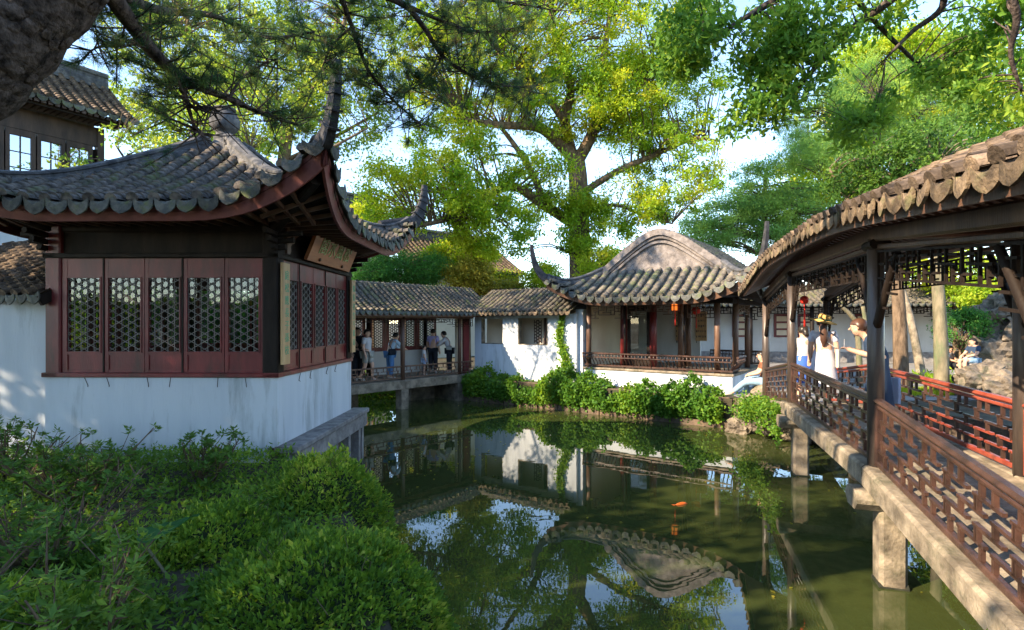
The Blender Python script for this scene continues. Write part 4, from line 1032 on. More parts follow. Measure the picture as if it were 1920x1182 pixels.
def far_hall(A, B, ze, rise, run, label, mt, wall=True, vine=False):
    A = Vector(A); B = Vector(B); A.z = B.z = ze; d = (B - A).normalized(); inn = V(-d.y, d.x, 0)
    if inn.y < 0: inn = -inn
    L = (B - A).length; T = thing('far_hall', label, 'building', (A.x, A.y, LAND)); f = Frame(V(A.x, A.y, 0), d, inn)
    p = gable_paths(A, B, -inn, .4, rise, .34, run=run); tile_roof(T, p, .34, .25, mt, M['drip'], .15, single=0, shown=lambda i: False)
    m = MB(); deck_strip(m, p, -.03); m.build('roof_deck', M['tile_bed'], T)
    ridge('ridge', [f.p(0, run, ze + rise - .1), f.p(L, run, ze + rise - .1)], .35, .7, M['ridge'], T)
    m = MB(); m.prism(Frame(f.p(L - .25, .1, 0), inn, d), [(.35, LAND), (2 * run - .35, LAND), (2 * run - .35, ze + .1), (run, ze + rise + .05), (.35, ze + .1)], -.1, .1); m.build('gable_wall', M['plaster_clean'], T)
    m = MB(); m.box(f, 0, L - .4, .45, .7, LAND, ze + .1); m.build('front_wall', M['plaster_clean'], T)
    return f, L
far_hall(px(610, 400, 30), px(742, 405, 33), 8.6, 1.6, 2.2, 'grey tiled hall roof glimpsed behind the flying corner', M['tile'])
FH = far_hall(px(770, 490, 30), px(985, 522, 36), 6.0, 2.2, 3.4, 'white walled hall with a vine-edged tile roof beyond the corridor', M['tile_warm'])

# ------------------------------------------------------------------ foliage
def leaf_mesh(name, pos, size, material, up_bias=.3, asp=.45, rnd=None, rg=None, droop=0.0, axis=None):
    rg = rg or np.random.default_rng(len(pos)); n = len(pos); pos = np.asarray(pos)
    a = rg.normal(size=(n, 3)) if axis is None else axis + rg.normal(size=(n, 3)) * .45
    a[:, 2] -= droop; a /= np.linalg.norm(a, axis=1)[:, None]
    b = rg.normal(size=(n, 3)); b[:, 2] += up_bias * 3; s = np.cross(a, b); s /= np.linalg.norm(s, axis=1)[:, None] + 1e-9
    nn = np.cross(s, a)
    L = (np.asarray(size) * rg.uniform(.65, 1.25, n))[:, None]
    v = np.empty((n, 4, 3)); v[:, 0] = pos; v[:, 1] = pos + a * L * .45 + s * L * asp * .5 - nn * L * .08; v[:, 2] = pos + a * L; v[:, 3] = pos + a * L * .45 - s * L * asp * .5 - nn * L * .08
    idx = np.arange(n)[:, None] * 4
    tris = np.concatenate([idx + np.array([0, 1, 2]), idx + np.array([0, 2, 3])], 1).reshape(-1, 3)
    r_ = rg.uniform(0, 1, n) if rnd is None else rnd
    return np_mesh(name, v.reshape(-1, 3), None, tris, material, False, np.repeat(np.clip(r_, 0, 1), 2))
LM = {}
LM['tree'] = leafmat('leaf_yellow_green', [(.11, .23, .018), (.20, .33, .022), (.33, .43, .03), (.50, .48, .05)], .5)
LM['pale'] = leafmat('leaf_pale', [(.10, .20, .03), (.19, .30, .04), (.33, .40, .06)], .5)
LM['dark'] = leafmat('leaf_dark', [(.03, .08, .014), (.06, .14, .018), (.11, .20, .025)], .4)
LM['right'] = leafmat('leaf_overhang', [(.06, .15, .025), (.10, .23, .03), (.17, .31, .04), (.32, .42, .05)], .5)
LM['pine'] = leafmat('pine_needles', [(.02, .06, .03), (.04, .10, .035), (.09, .15, .03), (.18, .13, .05)], .3)
LM['pine_far'] = leafmat('far_pine_needles', [(.11, .25, .07), (.19, .36, .08), (.36, .48, .08)], .5)
LM['juniper'] = leafmat('juniper_sprays', [(.11, .24, .07), (.20, .36, .08), (.36, .46, .09)], .45)
LM['ivy'] = leafmat('ivy_leaves', [(.05, .14, .016), (.09, .21, .022), (.19, .31, .025)], .4)
LM['cover'] = leafmat('groundcover_leaves', [(.07, .16, .02), (.13, .25, .028), (.23, .36, .04), (.42, .47, .07)], .42)
LM['azalea'] = leafmat('azalea_leaves', [(.05, .13, .022), (.09, .19, .03), (.17, .28, .045)], .4)
LM['bamboo'] = leafmat('bamboo_leaves', [(.03, .12, .025), (.05, .18, .03), (.09, .25, .035)], .4)
LM['gold'] = leafmat('golden_leaves', [(.16, .18, .02), (.28, .26, .03), (.4, .34, .05)], .5)

def limb_points(limbs):
    P = []
    for pts, r0, r1 in limbs:
        sp = smoothpath(pts, 6); n = len(sp)
        for i, p in enumerate(sp): P.append((p, lerp(r0, r1, i / (n - 1))))
    return P
def tree(name, label, limbs, blobs, nclump, leaves, clump_r, lsize, lmat, bark, cat='tree', group=None, seed=1, asp=.45, droop=.25, twig=.02, gap=.0, flat=.7, tone=None, up_bias=.35):
    """limbs: [(points, r0, r1)] first one is the trunk; blobs: ellipsoids the crown fills [(centre, radii, weight)]"""
    rg = np.random.default_rng(seed); rd = random.Random(seed)
    base = Vector(limbs[0][0][0]); T = thing(name, label, cat, base, group)
    m = MB(); pts, r0, r1 = limbs[0]; sp = smoothpath(pts, 6); n = len(sp); m.tube(sp, [lerp(r0, r1, (i / (n - 1)) ** .8) for i in range(n)], 14); m.build('trunk', bark, T)
    m = MB()
    for pts, a, b in limbs[1:]:
        sp = smoothpath(pts, 6); n = len(sp); m.tube(sp, [lerp(a, b, i / (n - 1)) for i in range(n)], 8)
    LP = limb_points(limbs); LA = np.array([tuple(p) for p, r_ in LP]); LR = np.array([r_ for p, r_ in LP])
    wts = np.array([b[2] for b in blobs], float); wts /= wts.sum(); cs = []
    for k in range(nclump):
        c, r_, _ = blobs[rg.choice(len(blobs), p=wts)]
        v = rg.normal(size=3); v /= np.linalg.norm(v); v *= rg.uniform(.25, 1) ** .45
        cs.append(np.array(c) + v * np.array(r_))
    cs = np.array(cs); allp = []; rn = []
    for c in cs:
        dd = np.linalg.norm(LA - c, axis=1) + .6 * np.maximum(0, LA[:, 2] - c[2]); j = int(np.argmin(dd)); a = Vector(LA[j]); b = Vector(c)
        mid = a.lerp(b, .5) + V(rd.uniform(-.1, .1), rd.uniform(-.1, .1), .12) * (b - a).length
        m.tube(smoothpath([a, mid, b], 3), [min(LR[j] * .5, twig * 2.2) * (1 - .85 * q) + twig * .15 for q in lin(7)], 4, False)
        s = clump_r * rd.uniform(.6, 1.35); q = rg.normal(size=(leaves, 3)) * np.array([s, s, s * flat]) * .55
        allp.append(c + q); t0 = (rd.uniform(0, 1) ** (1.2)) if tone is None else tone(c, rd)
        rn.append(np.clip(t0 * .82 + rg.uniform(0, .24, leaves) - .04, 0, 1))
    m.build('limbs', bark, T)
    allp = np.concatenate(allp); rn = np.concatenate(rn)
    link('crown', leaf_mesh('crown', allp, np.full(len(allp), lsize), lmat, up_bias, asp, rn, rg, droop), T)
    return T

# big central tree
def W3(x, y, d): return tuple(px(x, y, d))
D0 = 28.0
tr = [W3(1088, 640, D0), W3(1088, 540, D0), W3(1086, 430, D0), W3(1084, 340, D0), W3(1078, 290, D0)]
limbs = [(tr, .64, .44),
         ([W3(1078, 300, D0), W3(1050, 270, D0 - .5), W3(1010, 240, D0 - 1), W3(940, 235, D0 - 2), W3(870, 225, D0 - 3)], .36, .12),
         ([W3(1075, 420, D0), W3(1020, 385, D0 - 1), W3(960, 350, D0 - 2), W3(900, 375, D0 - 3), W3(840, 410, D0 - 4), W3(780, 425, D0 - 4.5)], .30, .07),
         ([W3(1020, 380, D0 - 1), W3(1000, 330, D0 - 1), W3(970, 280, D0 - 1), W3(940, 240, D0 - 1)], .2, .1),
         ([W3(1084, 300, D0), W3(1110, 250, D0), W3(1125, 180, D0 + 1), W3(1135, 90, D0 + 1), W3(1150, -20, D0 + 1)], .34, .10),
         ([W3(1075, 300, D0), W3(1060, 230, D0 + .5), W3(1070, 160, D0), W3(1040, 70, D0 - 1), W3(1030, -30, D0 - 1)], .32, .10),
         ([W3(1095, 360, D0), W3(1160, 320, D0 - 1), W3(1230, 290, D0 - 1), W3(1300, 262, D0 - 1), W3(1350, 265, D0 - 1)], .2, .05),
         ([W3(1060, 230, D0), W3(1000, 150, D0 - 1), W3(930, 90, D0 - 2), W3(860, 20, D0 - 2)], .2, .06),
         ([W3(1110, 250, D0), W3(1190, 170, D0), W3(1260, 100, D0), W3(1320, 30, D0)], .2, .06),
         ([W3(1095, 400, D0), W3(1150, 385, D0 - 1), W3(1200, 400, D0 - 1), W3(1260, 420, D0 - 1)], .12, .04)]
def bl(x, y, d, rx, ry, rz, w_): return (W3(x, y, d), (rx / FPX * d, ry, rz / FPX * d), w_)
blobs = [bl(1090, 60, D0, 270, 5, 130, 3.4), bl(900, 120, D0 - 2, 180, 4, 110, 1.7), bl(1230, 180, D0, 130, 4, 110, 1.3), bl(1080, 200, D0 - 1, 170, 3.5, 60, .9),
         bl(790, 370, D0 - 4, 140, 2.5, 75, 1.3), bl(850, 270, D0 - 3, 100, 2.5, 45, .45), bl(930, 430, D0 - 3, 90, 2.5, 60, .8), bl(1240, 330, D0 - 1, 110, 3, 90, .9), bl(1010, 340, D0 - 2, 90, 2, 60, .4), bl(1090, 420, D0 - 1, 45, 1.2, 70, .45), bl(1170, 400, D0 - 1, 70, 2, 45, .3), bl(1130, -120, D0, 300, 6, 100, 1.5)]
tree('camphor_tree', 'tall spreading tree with bright yellow-green crown and ivy-clad trunk behind the open hall', limbs, blobs, 1240, 150, .50, .18, LM['tree'], M['barkbrown'], seed=3, asp=.42, droop=.4, twig=.022)
# pale tree behind the left pavilion
D1 = 20.0
tree('pale_elm', 'light green airy tree rising behind the pavilion finial', [([W3(520, 640, D1), W3(525, 450, D1), W3(530, 330, D1), W3(540, 230, D1)], .35, .2),
     ([W3(535, 260, D1), W3(450, 160, D1 - 1), W3(360, 80, D1 - 1), W3(300, 20, D1)], .16, .04), ([W3(540, 240, D1), W3(600, 150, D1), W3(640, 60, D1), W3(660, -30, D1)], .16, .04), ([W3(530, 320, D1), W3(420, 280, D1), W3(340, 250, D1 - 1)], .1, .03), ([W3(540, 300, D1), W3(640, 250, D1), W3(710, 210, D1)], .1, .03), ([W3(530, 330, D1), W3(600, 290, D1 - 1), W3(690, 240, D1 - 1)], .09, .03)],
     [bl(420, 90, D1, 200, 3, 110, 2.2), bl(330, 240, D1, 110, 2.5, 60, 1.0), bl(640, 180, D1, 90, 2.5, 110, 1.2), bl(520, -40, D1, 260, 4, 80, 1.6), bl(480, 200, D1, 120, 3, 80, 1.0), bl(690, 60, D1 + 2, 70, 2, 90, .5)], 430, 110, .5, .15, LM['pale'], M['barkbrown'], seed=5, asp=.5, droop=.2, twig=.014)
tree('maple_tree', 'yellow-green maple sprays between the timber hall and the pavilion roof', [([V(-9.2, 15.4, LAND), V(-9.1, 15.5, 3.5), V(-8.9, 15.5, 6.5)], .22, .1), ([V(-9.1, 15.5, 4.5), V(-8.0, 15.2, 6.2), V(-7.2, 15, 7.6)], .08, .02), ([V(-9.1, 15.5, 4.8), V(-10, 15.0, 6.4), V(-10.6, 14.6, 7.6)], .08, .02)],
     [((-8.6, 15.6, 7.6), (2.2, 1.8, 1.3), 1.3), ((-10.2, 14.2, 6.9), (1.2, 1.0, .8), .5), ((-7.0, 15.5, 8.6), (1.5, 1.4, .9), .8), ((-9.0, 16, 9.6), (2.0, 1.8, .9), .8)], 66, 80, .36, .13, LM['pale'], M['barkbrown'], seed=6, asp=.55, twig=.012)
tree('unseen_camphor', 'tall tree crown rising above the timber hall', [([V(-13.4, 10.3, LAND), V(-13.2, 10.6, 6), V(-11.8, 11.2, 9.8), V(-8.8, 12, 12.4)], .35, .12)], [((-7.6, 12.3, 12.6), (3.0, 2.4, 1.4), 1), ((-9.6, 11.0, 12.2), (2.0, 2.0, 1.2), .6)], 42, 80, .42, .17, LM['pale'], M['barkbrown'], seed=7)  # crown out of view, put in to dapple the gable of the open hall
# right background conifers
D2 = 30.0
tree('black_pine', 'dark spreading pine with bare lower branches behind the covered bridge roof', [([W3(1640, 640, D2), W3(1642, 420, D2), W3(1640, 300, D2), W3(1650, 200, D2)], .4, .16)] + [([W3(1641, y0, D2), W3((1641 + x1) / 2, y0 - 25, D2 - .5), W3(x1, y1, D2 - 1)], .09, .03) for y0, x1, y1 in ((350, 1540, 330), (340, 1745, 290), (320, 1520, 270), (305, 1760, 250), (290, 1530, 220), (280, 1740, 200), (360, 1720, 330), (365, 1570, 360))],
     [bl(1560, 230, D2, 85, 2.5, 60, 1.2), bl(1530, 290, D2 - 1, 60, 2, 25, .7), bl(1720, 215, D2, 90, 2.5, 55, 1.3), bl(1760, 270, D2 - 1, 80, 2, 35, .9), bl(1640, 160, D2, 110, 2.5, 55, 1.4), bl(1500, 250, D2, 30, 2, 50, .4)], 330, 150, .55, .20, LM['pine_far'], M['bark'], seed=8, asp=.12, droop=-.2, twig=.02, flat=.45)
D3 = 33.0
tree('juniper', 'rounded bluish green juniper left of the dark pine', [([W3(1430, 640, D3), W3(1432, 450, D3), W3(1435, 320, D3)], .35, .08)], [bl(1430, 350, D3, 60, 2, 55, 1), bl(1360, 410, D3, 75, 2.2, 45, 1), bl(1480, 400, D3, 100, 2.5, 55, 1.4), bl(1545, 440, D3 - 1, 100, 2.5, 55, 1.2), bl(1320, 450, D3, 45, 2, 35, .6), bl(1430, 430, D3, 110, 2.5, 50, 1.)], 330, 170, .55, .2, LM['juniper'], M['barkbrown'], seed=9, asp=.3, droop=-.1, twig=.02)
D4 = 40.0
tree('golden_tree', 'sunlit yellow-green tree crown topping the trees behind the pine', [([W3(1690, 640, D4), W3(1690, 300, D4), W3(1690, 140, D4)], .5, .1)], [bl(1680, 120, D4, 120, 3, 55, 1.6), bl(1790, 220, D4, 120, 3, 80, 1), bl(1600, 230, D4, 90, 3, 80, 1), bl(1870, 180, D4, 110, 3, 90, 1), bl(1680, 320, D4, 170, 3, 90, 1.2), bl(1540, 330, D4, 90, 3, 70, .8)], 420, 130, .95, .34, LM['tree'], M['barkbrown'], seed=10, asp=.4, twig=.03)
# trees in the courtyard (trunks seen under the bridge roof)
for (x, y, d, wpx, lb, bk, sd) in ((1690, 690, 16.5, 11, 'straight brown tree trunk standing behind the bridge post', 'barkbrown', 21), (1766, 700, 15.6, 10.5, 'pale green-grey trunk rising from a bright grass patch', 'barkgreen', 22)):
    b_ = pz(x, y + 8, LAND) if False else px(x, 0, d); b_ = V(b_.x, b_.y, LAND); r_ = wpx / FPX * d
    tree('courtyard_tree', lb, [([b_, b_ + V(-.05, 0, 2), b_ + V(-.1, .1, 4.2), b_ + V(0, .3, 6.5)], r_ * 1.25, r_ * .7), ([b_ + V(-.1, .1, 4.2), b_ + V(1.2, .5, 5.4), b_ + V(2.2, .6, 6.2)], .1, .03), ([b_ + V(-.05, .1, 4.6), b_ + V(-1, .8, 5.8), b_ + V(-1.6, 1, 7)], .1, .03)],
         [((b_.x + .2, b_.y + .5, 7.6), (2.2, 2.0, 1.3), 1), ((b_.x + 2.4, b_.y + 1, 6.2), (1.4, 1.3, .9), .6)], 90, 90, .45, .15, LM['dark'], M[bk], seed=sd)
tree('garden_shrub', 'bright green rounded shrub before the rockery', [([px(1800, 695, 19.8).xy.to_3d() + V(0, 0, LAND), px(1800, 660, 19.8)], .06, .03)], [bl(1800, 612, 19.8, 42, .8, 32, 1), bl(1825, 600, 20, 25, .6, 18, .5)], 60, 110, .26, .10, LM['bamboo'], M['barkbrown'], 'shrub', seed=31)
for k, (x, y, d, rx, rz, n_, lb) in enumerate(((1860, 560, 24, 60, 30, 60, 'sunlit foliage mass behind the rockery top'), (1790, 510, 26, 110, 40, 90, 'leafy shrub crown seen between the bridge beam and the gallery roof'), (1735, 580, 30, 40, 25, 30, 'small leafy shrub above the gallery roof edge'))):
    c_ = px(x, y, d); tree('background_shrub', lb, [([V(c_.x, c_.y, LAND), V(c_.x, c_.y, c_.z)], .1, .04)], [(tuple(c_), (rx / FPX * d, 1.2, rz / FPX * d), 1)], n_, 90, .42, .17, LM['tree'], M['barkbrown'], 'shrub', seed=40 + k)
# leaning pale trunk in the court
m = MB(); q = [px(1730, 672, 19), px(1712, 620, 19.3), px(1700, 570, 19.6), px(1690, 540, 20)]; q[0].z = LAND; m.tube(smoothpath(q, 4), [.16, .15, .14, .13, .13, .12, .12, .11, .11, .1, .1, .1, .1], 8); tag(m.build('leaning_trunk', M['stone']), 'pale leaning trunk lit by the sun in the courtyard', 'trunk')
m = MB(); q = [px(1612, 665, 17.5), px(1608, 620, 17.5), px(1594, 590, 17.5), px(1572, 572, 17.5)]; q[0].z = LAND; m.tube(smoothpath(q, 4), [.10 - .004 * i for i in range(13)], 8); m.tube(smoothpath([px(1610, 640, 17.5), px(1622, 610, 17.5), px(1618, 575, 17.5)], 4), [.06] * 9, 8); tag(m.build('forked_trunk', M['barkgreen']), 'forked bare trunk standing before the gallery wall', 'trunk')
# bamboo and shrubs behind the corridor
for k, (x, y, d, rx, rz, n_, lm, lb) in enumerate(((400, 600, 14.2, 110, 75, 150, 'bamboo', 'dense bamboo seen through the lattice windows of the pavilion'), (230, 590, 14.0, 90, 80, 110, 'tree', 'sunny shrub seen through the left lattice windows'), (760, 505, 24.5, 85, 32, 150, 'bamboo', 'lush bright green bamboo thicket above the corridor roof'), (690, 515, 23.5, 50, 22, 60, 'bamboo', 'low green thicket beside the pavilion corner'), (880, 518, 25, 40, 30, 60, 'gold', 'golden clipped shrub above the corridor ridge'), (930, 545, 26, 60, 15, 50, 'gold', 'low golden hedge behind the corridor roof'), (700, 428, 27, 60, 45, 90, 'tree', 'yellow-green shrub filling the gap below the flying corner'), (860, 478, 29, 70, 22, 70, 'tree', 'golden vine mass on the far hall eave'), (1020, 530, 25, 30, 40, 50, 'tree', 'broad leaves beside the big tree trunk'), (1130, 500, 26, 45, 40, 60, 'tree', 'bright shrub right of the big tree trunk'))):
    c_ = px(x, y, d); tree('background_shrub', lb, [([V(c_.x, c_.y, LAND), V(c_.x, c_.y, c_.z)], .1, .04)], [(tuple(c_), (rx / FPX * d, 1.3, rz / FPX * d), 1)], n_, 110, .40, .16, LM[lm], M['barkbrown'], 'shrub', seed=60 + k, asp=.2 if lm == 'bamboo' else .45)
# vine along the far hall eave
f_, L_ = FH
pp = np.array([tuple(f_.p(random.uniform(0, L_), random.uniform(-.2, .5), 6.0 + random.gauss(0, .16) - (random.random() ** 3) * .8)) for _ in range(5000)])
tag(link('eave_vine', leaf_mesh('eave_vine', pp, np.full(5000, .16), LM['tree'])), 'yellow-green vine trailing along the far hall eave', 'vine')

# ------------------------------------------------------------------ overhead pine (near, top left)
def needles(pos, axis, n, L, rg):
    """tufts of thin needles; returns verts (3 per needle)"""
    N = len(pos); P = np.repeat(pos, n, 0); A = np.repeat(axis, n, 0) * 1.0 + rg.normal(size=(N * n, 3)) * .62; A /= np.linalg.norm(A, axis=1)[:, None]
    P = P + rg.normal(size=P.shape) * .012
    B = np.cross(A, rg.normal(size=A.shape)); B /= np.linalg.norm(B, axis=1)[:, None]; l = (L * rg.uniform(.7, 1.2, N * n))[:, None]
    v = np.stack([P - B * .0016, P + B * .0016, P + A * l], 1).reshape(-1, 3); return v, np.arange(N * n * 3).reshape(-1, 3)
def pine():
    rg = np.random.default_rng(11); rd = random.Random(11)
    T = thing('overhanging_pine', 'old pine with scaly leaning trunk and dark needle branches hanging over the pond', 'tree', (-5.6, 2.6, LAND))
    trunk = smoothpath([(-5.6, 2.6, LAND - .1), (-5.0, 2.9, 2.2), (-4.1, 3.1, 3.6), px(-70, 140, 3.2), px(130, -60, 3.2), (-1.7, 3.35, 5.9), (-.6, 3.7, 7.0), (.2, 4.6, 8.4)], 10)
    m = MB(); n = len(trunk); m.tube(trunk, [lerp(.38, .12, (i / n)) * (1 + .05 * math.sin(i * 1.7)) for i in range(n)], 26); tk = m.build('trunk', M['bark'], T)
    # bark scales
    sv = []; 
    pl = MB(); pl.add([(-.5, -.5, 0), (.1, -.62, 0), (.55, -.3, 0), (.5, .4, 0), (0, .6, 0), (-.5, .35, 0), (-.35, -.35, .22), (.1, -.42, .25), (.38, -.2, .22), (.34, .28, .25), (0, .42, .22), (-.36, .24, .25)],
           [(6, 7, 8, 9, 10, 11)] + [(i, (i + 1) % 6, 6 + (i + 1) % 6, 6 + i) for i in range(6)])
    sm = pl.mesh('bark_plate', M['bark']); Ms = []
    for i in range(14, 48):
        p = trunk[i]; t = (trunk[min(i + 1, n - 1)] - trunk[i - 1]).normalized(); r_ = lerp(.38, .12, i / n)
        u = t.cross(V(0, 1, 0)).normalized(); v_ = t.cross(u)
        for k in range(22):
            a = 2 * math.pi * (k + .5 * (i % 2)) / 22 + rd.uniform(-.1, .1); nn = u * math.cos(a) + v_ * math.sin(a)
            if nn.y > .45: continue
            q = p + nn * r_ * .985 + t * rd.uniform(-.03, .03); ex = nn.cross(t).normalized(); s = rd.uniform(.07, .105) * r_ / .34
            mm = Matrix(((ex.x * s, t.x * s * 1.15, nn.x * s * .55, q.x), (ex.y * s, t.y * s * 1.15, nn.y * s * .55, q.y), (ex.z * s, t.z * s * 1.15, nn.z * s * .55, q.z), (0, 0, 0, 1)))
            Ms.append(mm @ Matrix.Rotation(rd.uniform(-.4, .4), 4, 'Z'))
    vs = [tuple(v.co) for v in sm.vertices]; fs = [tuple(p.vertices) for p in sm.polygons]
    tag(link('bark_plates', inst_mesh('bark_plates', vs, fs, Ms, M['bark']), tk), kind='stuff')
    br = [([px(196, -30, 3.25), px(235, 30, 3.5), px(290, 100, 3.8), px(350, 152, 4.1), px(430, 185, 4.4), px(490, 212, 4.7), px(560, 235, 5.0)], .065, .012),
          ([px(330, 135, 4.0), px(345, 175, 4.1), px(360, 200, 4.15), px(405, 205, 4.2)], .03, .008),
          ([px(345, 175, 4.1), px(362, 230, 4.2), px(375, 250, 4.2)], .02, .006),
          ([px(290, 100, 3.8), px(230, 75, 3.9), px(170, 95, 4.0)], .02, .005),
          ([px(200, -20, 3.3), px(300, 20, 4.0), px(400, 30, 4.6), px(500, 70, 5.2), px(590, 60, 5.6)], .04, .01),
          ([px(480, -40, 4.6), px(620, -20, 5.0), px(660, 50, 5.2), px(690, 130, 5.4), px(740, 190, 5.6), px(790, 235, 5.8)], .035, .008),
          ([px(560, -60, 4.8), px(740, 0, 5.2), px(790, 45, 5.4), px(830, 105, 5.6), px(880, 140, 5.8), px(940, 160, 6.0), px(1000, 165, 6.2)], .04, .008),
          ([px(740, 0, 5.2), px(830, 40, 5.5), px(900, 60, 5.8), px(980, 50, 6.1)], .025, .006),
          ([px(690, -30, 5.0), px(800, -10, 5.4), px(950, 5, 5.8), px(1040, 20, 6.0)], .03, .006),
          ([px(660, 50, 5.2), px(620, 90, 5.3), px(600, 140, 5.4)], .015, .005),
          ([px(830, 105, 5.6), px(800, 150, 5.6), px(760, 170, 5.7)], .015, .005),
          ([px(430, 185, 4.4), px(460, 140, 4.6), px(520, 110, 4.8)], .015, .005)]
    tuft = []; ax = []; mb = MB()
    c0 = trunk[38]
    for s in ((px(480, -40, 4.6)), (px(560, -60, 4.8)), (px(690, -30, 5.0))):
        q = smoothpath([trunk[48], trunk[48].lerp(s, .5) + V(0, 0, .25), s], 4); mb.tube(q, [lerp(.07, .04, i / (len(q) - 1)) for i in range(len(q))], 8)
    for pts, a, b in br:
        sp = smoothpath(pts, 6); n = len(sp); mb.tube(sp, [lerp(a, b, (i / (n - 1)) ** .8) for i in range(n)], 7)
        for i in range(4, n):
            for k in range(2 if i < n * .45 else 4):
                if rd.random() < .12: continue
                d = Vector((rd.gauss(0, 1), rd.gauss(0, 1), rd.gauss(.1, .55))).normalized(); Lt = rd.uniform(.12, .5); e = sp[i] + d * Lt
                mb.tube([sp[i], sp[i].lerp(e, .5) + V(0, 0, -.02), e], [.007, .005, .003], 4, False)
                for q in range(rd.randint(2, 4)):
                    f = rd.uniform(.45, 1.05); tuft.append(tuple(sp[i].lerp(e, f))); dd = (d + Vector((rd.gauss(0, .5), rd.gauss(0, .5), rd.gauss(.35, .4)))).normalized(); ax.append(tuple(dd))
    # dense needle masses
    for (x, y, d_, rx, ry, k) in ((900, 60, 5.9, 90, 55, 150), (830, 20, 5.6, 80, 30, 90), (960, 180, 6.1, 80, 35, 110), (620, 130, 5.4, 45, 40, 70), (300, 60, 4.2, 90, 40, 70), (440, 70, 4.6, 90, 50, 80), (520, 215, 4.8, 45, 28, 45), (740, 130, 5.5, 50, 40, 60), (560, 20, 5.2, 80, 30, 90), (210, 60, 4.0, 60, 45, 70), (770, 210, 5.7, 50, 30, 50), (980, 30, 6.0, 50, 30, 50), (700, 10, 5.2, 60, 20, 40)):
        c = px(x, y, d_)
        for j in range(int(k * .62)):
            tuft.append((c.x + rd.gauss(0, .5) * rx / FPX * d_, c.y + rd.gauss(0, .3), c.z + rd.gauss(0, .5) * ry / FPX * d_)); dd = Vector((rd.gauss(0, 1), rd.gauss(0, 1), rd.gauss(.3, .7))).normalized(); ax.append(tuple(dd))
    mb.build('limbs', M['bark'], T)
    tuft = np.array(tuft); ax = np.array(ax)
    u_ = HX + FPX * tuft[:, 0] / tuft[:, 1]; w_ = HY - FPX * (tuft[:, 2] - EYE) / tuft[:, 1]
    thin = (u_ > 330) & (u_ < 500) & (w_ > 165)         # bare stretch of the drooping branch
    tuft = tuft[~thin]; ax = ax[~thin]; v, t = needles(tuft, ax, 34, .105, rg)
    tone = np.repeat(np.clip(rg.normal(.35, .28, len(tuft)), 0, 1), 34)
    link('needles', np_mesh('needles', v, None, t, LM['pine'], False, tone), T)
    # the rest of the crown, above the view: shades the foreground
    allp = []
    cl = [((-1.0, 4.2, 8.8), 1.0), ((-5.5, 3.6, 8.4), 1.2), ((-7.0, 2.2, 7.4), 1.2), ((-6.6, 4.8, 7.6), 1.1)]
    mb = MB()
    for c, r_ in cl:
        a = trunk[52]; mb.tube(smoothpath([a, Vector(c).lerp(a, .5) + V(0, 0, .3), c], 4), [.09 - .008 * i for i in range(9)], 6); allp.append(np.array(c) + rg.normal(size=(2200, 3)) * np.array([r_, r_, .28]) * .55)
    mb.build('upper_limbs', M['bark'], T)
    allp = np.concatenate(allp); link('upper_crown', leaf_mesh('upper_crown', allp, np.full(len(allp), .2), LM['pine'], .3, .16), T)
pine()

# ------------------------------------------------------------------ overhanging broadleaf (near, top right)
def right_over():
    B0 = V(8.2, -1.0, LAND); d = 6.2
    limbs = [([B0, B0 + V(-.2, .6, 3), B0 + V(-.9, 2.0, 6), B0 + V(-1.6, 3.6, 8.2)], .35, .16),
             ([B0 + V(-.9, 2.0, 6), px(1760, -160, 5.6), px(1560, -60, 6.0), px(1420, 20, 6.4), px(1310, 90, 6.6)], .1, .015),
             ([px(1760, -160, 5.6), px(1690, -20, 6.0), px(1590, 60, 6.4), px(1500, 160, 6.7), px(1440, 230, 6.9)], .06, .01),
             ([px(1700, -120, 5.6), px(1770, 0, 6.0), px(1710, 60, 6.3), px(1660, 110, 6.4)], .05, .012),
             ([px(1850, -120, 5.4), px(1905, 20, 5.6), px(1895, 100, 5.8), px(1915, 170, 5.9)], .05, .012),
             ([B0 + V(-1.6, 3.6, 8.2), px(1850, -120, 5.4)], .12, .05),
             ([px(1560, -60, 6.0), px(1640, 40, 6.6), px(1720, 120, 7), px(1780, 180, 7.3)], .04, .01)]
    def b_(x, y, rx, ry, w_, dd=6.5): return (tuple(px(x, y, dd)), (rx / FPX * dd, .5, ry / FPX * dd), w_)
    blobs = [b_(1300, 50, 55, 75, 1.5), b_(1275, 110, 30, 25, .4), b_(1440, 70, 50, 75, 1.5), b_(1500, 130, 55, 80, 1.4), b_(1440, 190, 35, 50, .7), b_(1390, 215, 22, 22, .25), b_(1560, 50, 60, 50, .8), b_(1670, 10, 35, 35, .5), b_(1850, 40, 60, 60, 1.1), b_(1620, 210, 50, 40, .55, 7.0), b_(1770, 150, 70, 35, .6, 7.0), b_(1860, 150, 60, 60, 1.0, 6.4), b_(1590, 250, 45, 30, .4, 7.0), b_(1900, 210, 30, 40, .5, 6.2), b_(1660, 20, 20, 20, .15)]
    tree('overhanging_tree', 'dark leafy branches hanging into view above the covered bridge', limbs, blobs, 255, 58, .19, .10, LM['right'], M['bark'], seed=15, asp=.42, droop=.5, twig=.005, up_bias=.3)
right_over()

